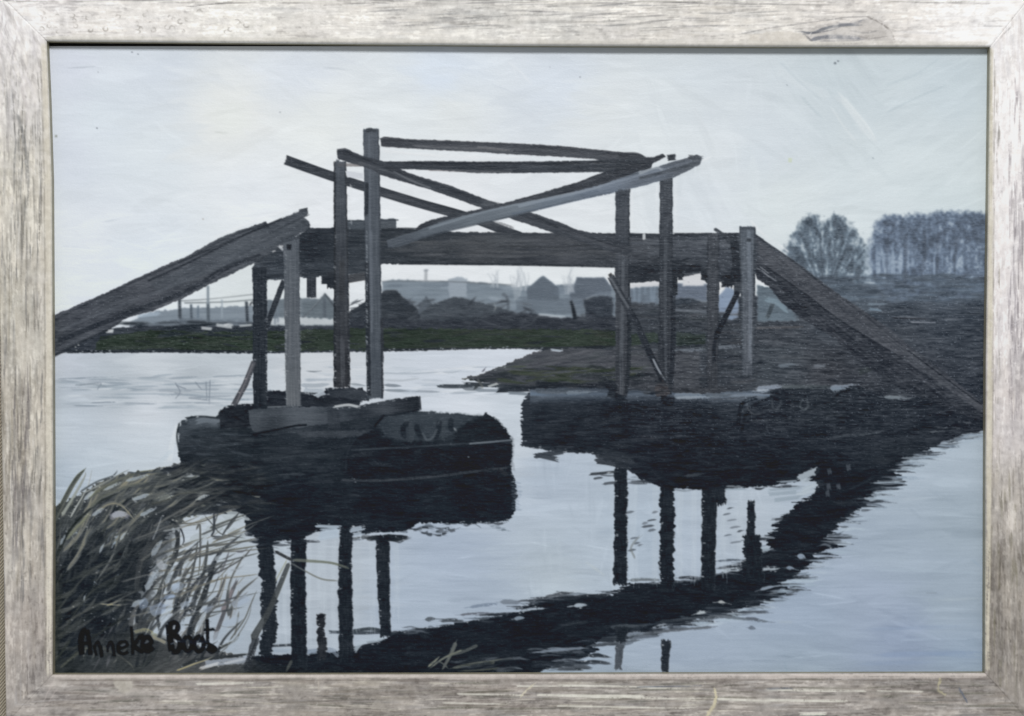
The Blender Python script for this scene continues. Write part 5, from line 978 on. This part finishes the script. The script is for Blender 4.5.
# the four mitred rails of the frame
HF = .009
FS = (CAM - HF) / CAM
def poly_at(pl, t):
    pl = np.array(pl, float); L = np.concatenate([[0], np.cumsum(np.hypot(*(pl[1:] - pl[:-1]).T))]); s = t * L[-1]
    return np.interp(s, L, pl[:, 0]), np.interp(s, L, pl[:, 1])
TL, TR, BR, BL_ = (46, 40.6), (990.5, 46.6), (985.5, 673.5), (52, 675)
oTL, oTR, oBR, oBL = (-6, -11), (1034, -8), (1034, 727), (5.5, 724)
RAILS = [('top', [oTL, oTR], [TL, (256, 42.6), (512, 45), (768, 46.2), TR]), ('right', [oTR, oBR], [TR, (989, 180), (986.5, 360), (986, 500), BR]),
         ('bottom', [oBR, oBL], [BR, (700, 674.2), (300, 675), BL_]), ('left', [oBL, oTL], [BL_, (52.6, 500), (52, 360), (51, 180), (48.5, 100), TL])]
LB = {'top': 'brightest rail, curled flakes of leaf at both corners', 'right': 'pale rail, whiter towards the top', 'bottom': 'darkest rail, streaked with white', 'left': 'rail with dark upright cracks'}
for nm, out, inn in RAILS:
    Ln = int(1050 * S) if nm in ('top', 'bottom') else int(740 * S)
    tt = (np.arange(Ln) + .0) / (Ln - 1); tt = .00002 + tt * .99996
    ox, oy = poly_at(out, tt); ix, iy = poly_at(inn, tt)
    wdt = np.hypot(ix - ox, iy - oy).mean()
    n2 = int(52 * S); a = np.linspace(0, 1, n2)[:, None]
    PX = ox * (1 - a) + ix * a; PY = oy * (1 - a) + iy * a
    dist = (1 - a) * 50; dout = a * 50
    r = 2.6
    z = HF - r * K + r * K * np.sqrt(np.clip(1 - (1 - np.clip(dist / r, 0, 1)) ** 2, 0, 1)) + 0 * PX
    z = z - r * K + r * K * np.sqrt(np.clip(1 - (1 - np.clip(dout / r, 0, 1)) ** 2, 0, 1))
    ia = np.clip((PY * S).astype(int), 0, H - 1); ja = np.clip((PX * S).astype(int), 0, W - 1)
    fc = FC[ia, ja]; fh = FH[ia, ja]
    ed = np.minimum(tt, 1 - tt) * (1040 if nm in ('top', 'bottom') else 730)
    z = z + fh * 1.0e-4 - .0002 * np.exp(-(ed / 1.0) ** 2)[None, :]
    fc = fc * (1 - .05 * np.exp(-(ed / .9) ** 2))[None, :, None]
    rgb = lin(fc) / light_at(PX, PY, Q_FRAME)[..., None]
    rgb = np.clip(rgb - .012, .01, .93)
    wl = lin(np.array([.62, .60, .52])) * (1 + .12 * lat(tt * Ln / 9, tt * 0 + 3., 71))[:, None]
    X = (PX - 512) * K * FS; Y = (358 - PY) * K * FS
    rows = [np.stack([X[0], Y[0], z[0] * 0 - .019], -1)[None], np.stack([X, Y, z], -1), np.stack([X[-1], Y[-1], z[-1] - .0006], -1)[None], np.stack([X[-1], Y[-1], z[-1] * 0 - .0004], -1)[None]]
    cols = [rgb[:1], rgb, wl[None], wl[None] * .8]
    co = np.concatenate(rows); rg = np.concatenate(cols)
    a_, b_ = co.shape[:2]; vi = np.arange(a_ * b_).reshape(a_, b_)
    qq = np.stack([vi[:-1, :-1], vi[:-1, 1:], vi[1:, 1:], vi[1:, :-1]], -1).reshape(-1, 4)[:, ::-1]
    o = quad_mesh('frame_rail', co.reshape(-1, 3), qq, rg.reshape(-1, 3), MAT_FRAME, root)
    o['label'] = LB[nm]

# cloth behind, seen at the lower left outside the frame
m = bpy.data.materials.new('woven_beige_cloth'); m.use_nodes = True
nt = m.node_tree; b = nt.nodes['Principled BSDF']; b.inputs['Roughness'].default_value = .9
tc = nt.nodes.new('ShaderNodeTexCoord'); mp = nt.nodes.new('ShaderNodeMapping'); mp.inputs['Rotation'].default_value = (0, 0, .7)
wv = nt.nodes.new('ShaderNodeTexWave'); wv.inputs['Scale'].default_value = 190; wv.inputs['Distortion'].default_value = 1.5; wv.inputs['Detail Scale'].default_value = 4
rp = nt.nodes.new('ShaderNodeValToRGB'); rp.color_ramp.elements[0].color = (.26, .22, .16, 1); rp.color_ramp.elements[1].color = (.66, .6, .48, 1)
bp = nt.nodes.new('ShaderNodeBump'); bp.inputs['Strength'].default_value = .6; bp.inputs['Distance'].default_value = .0004
nt.links.new(tc.outputs['Object'], mp.inputs[0]); nt.links.new(mp.outputs[0], wv.inputs[0]); nt.links.new(wv.outputs['Fac'], rp.inputs[0])
nt.links.new(rp.outputs[0], b.inputs['Base Color']); nt.links.new(wv.outputs['Fac'], bp.inputs['Height']); nt.links.new(bp.outputs[0], b.inputs['Normal'])
bk = prism_mesh('wall_cloth', [(-1.2, .9), (-1.2, -.9), (1.2, -.9), (1.2, .9)], -.026, -.0192, m, None)
bk['kind'] = 'structure'
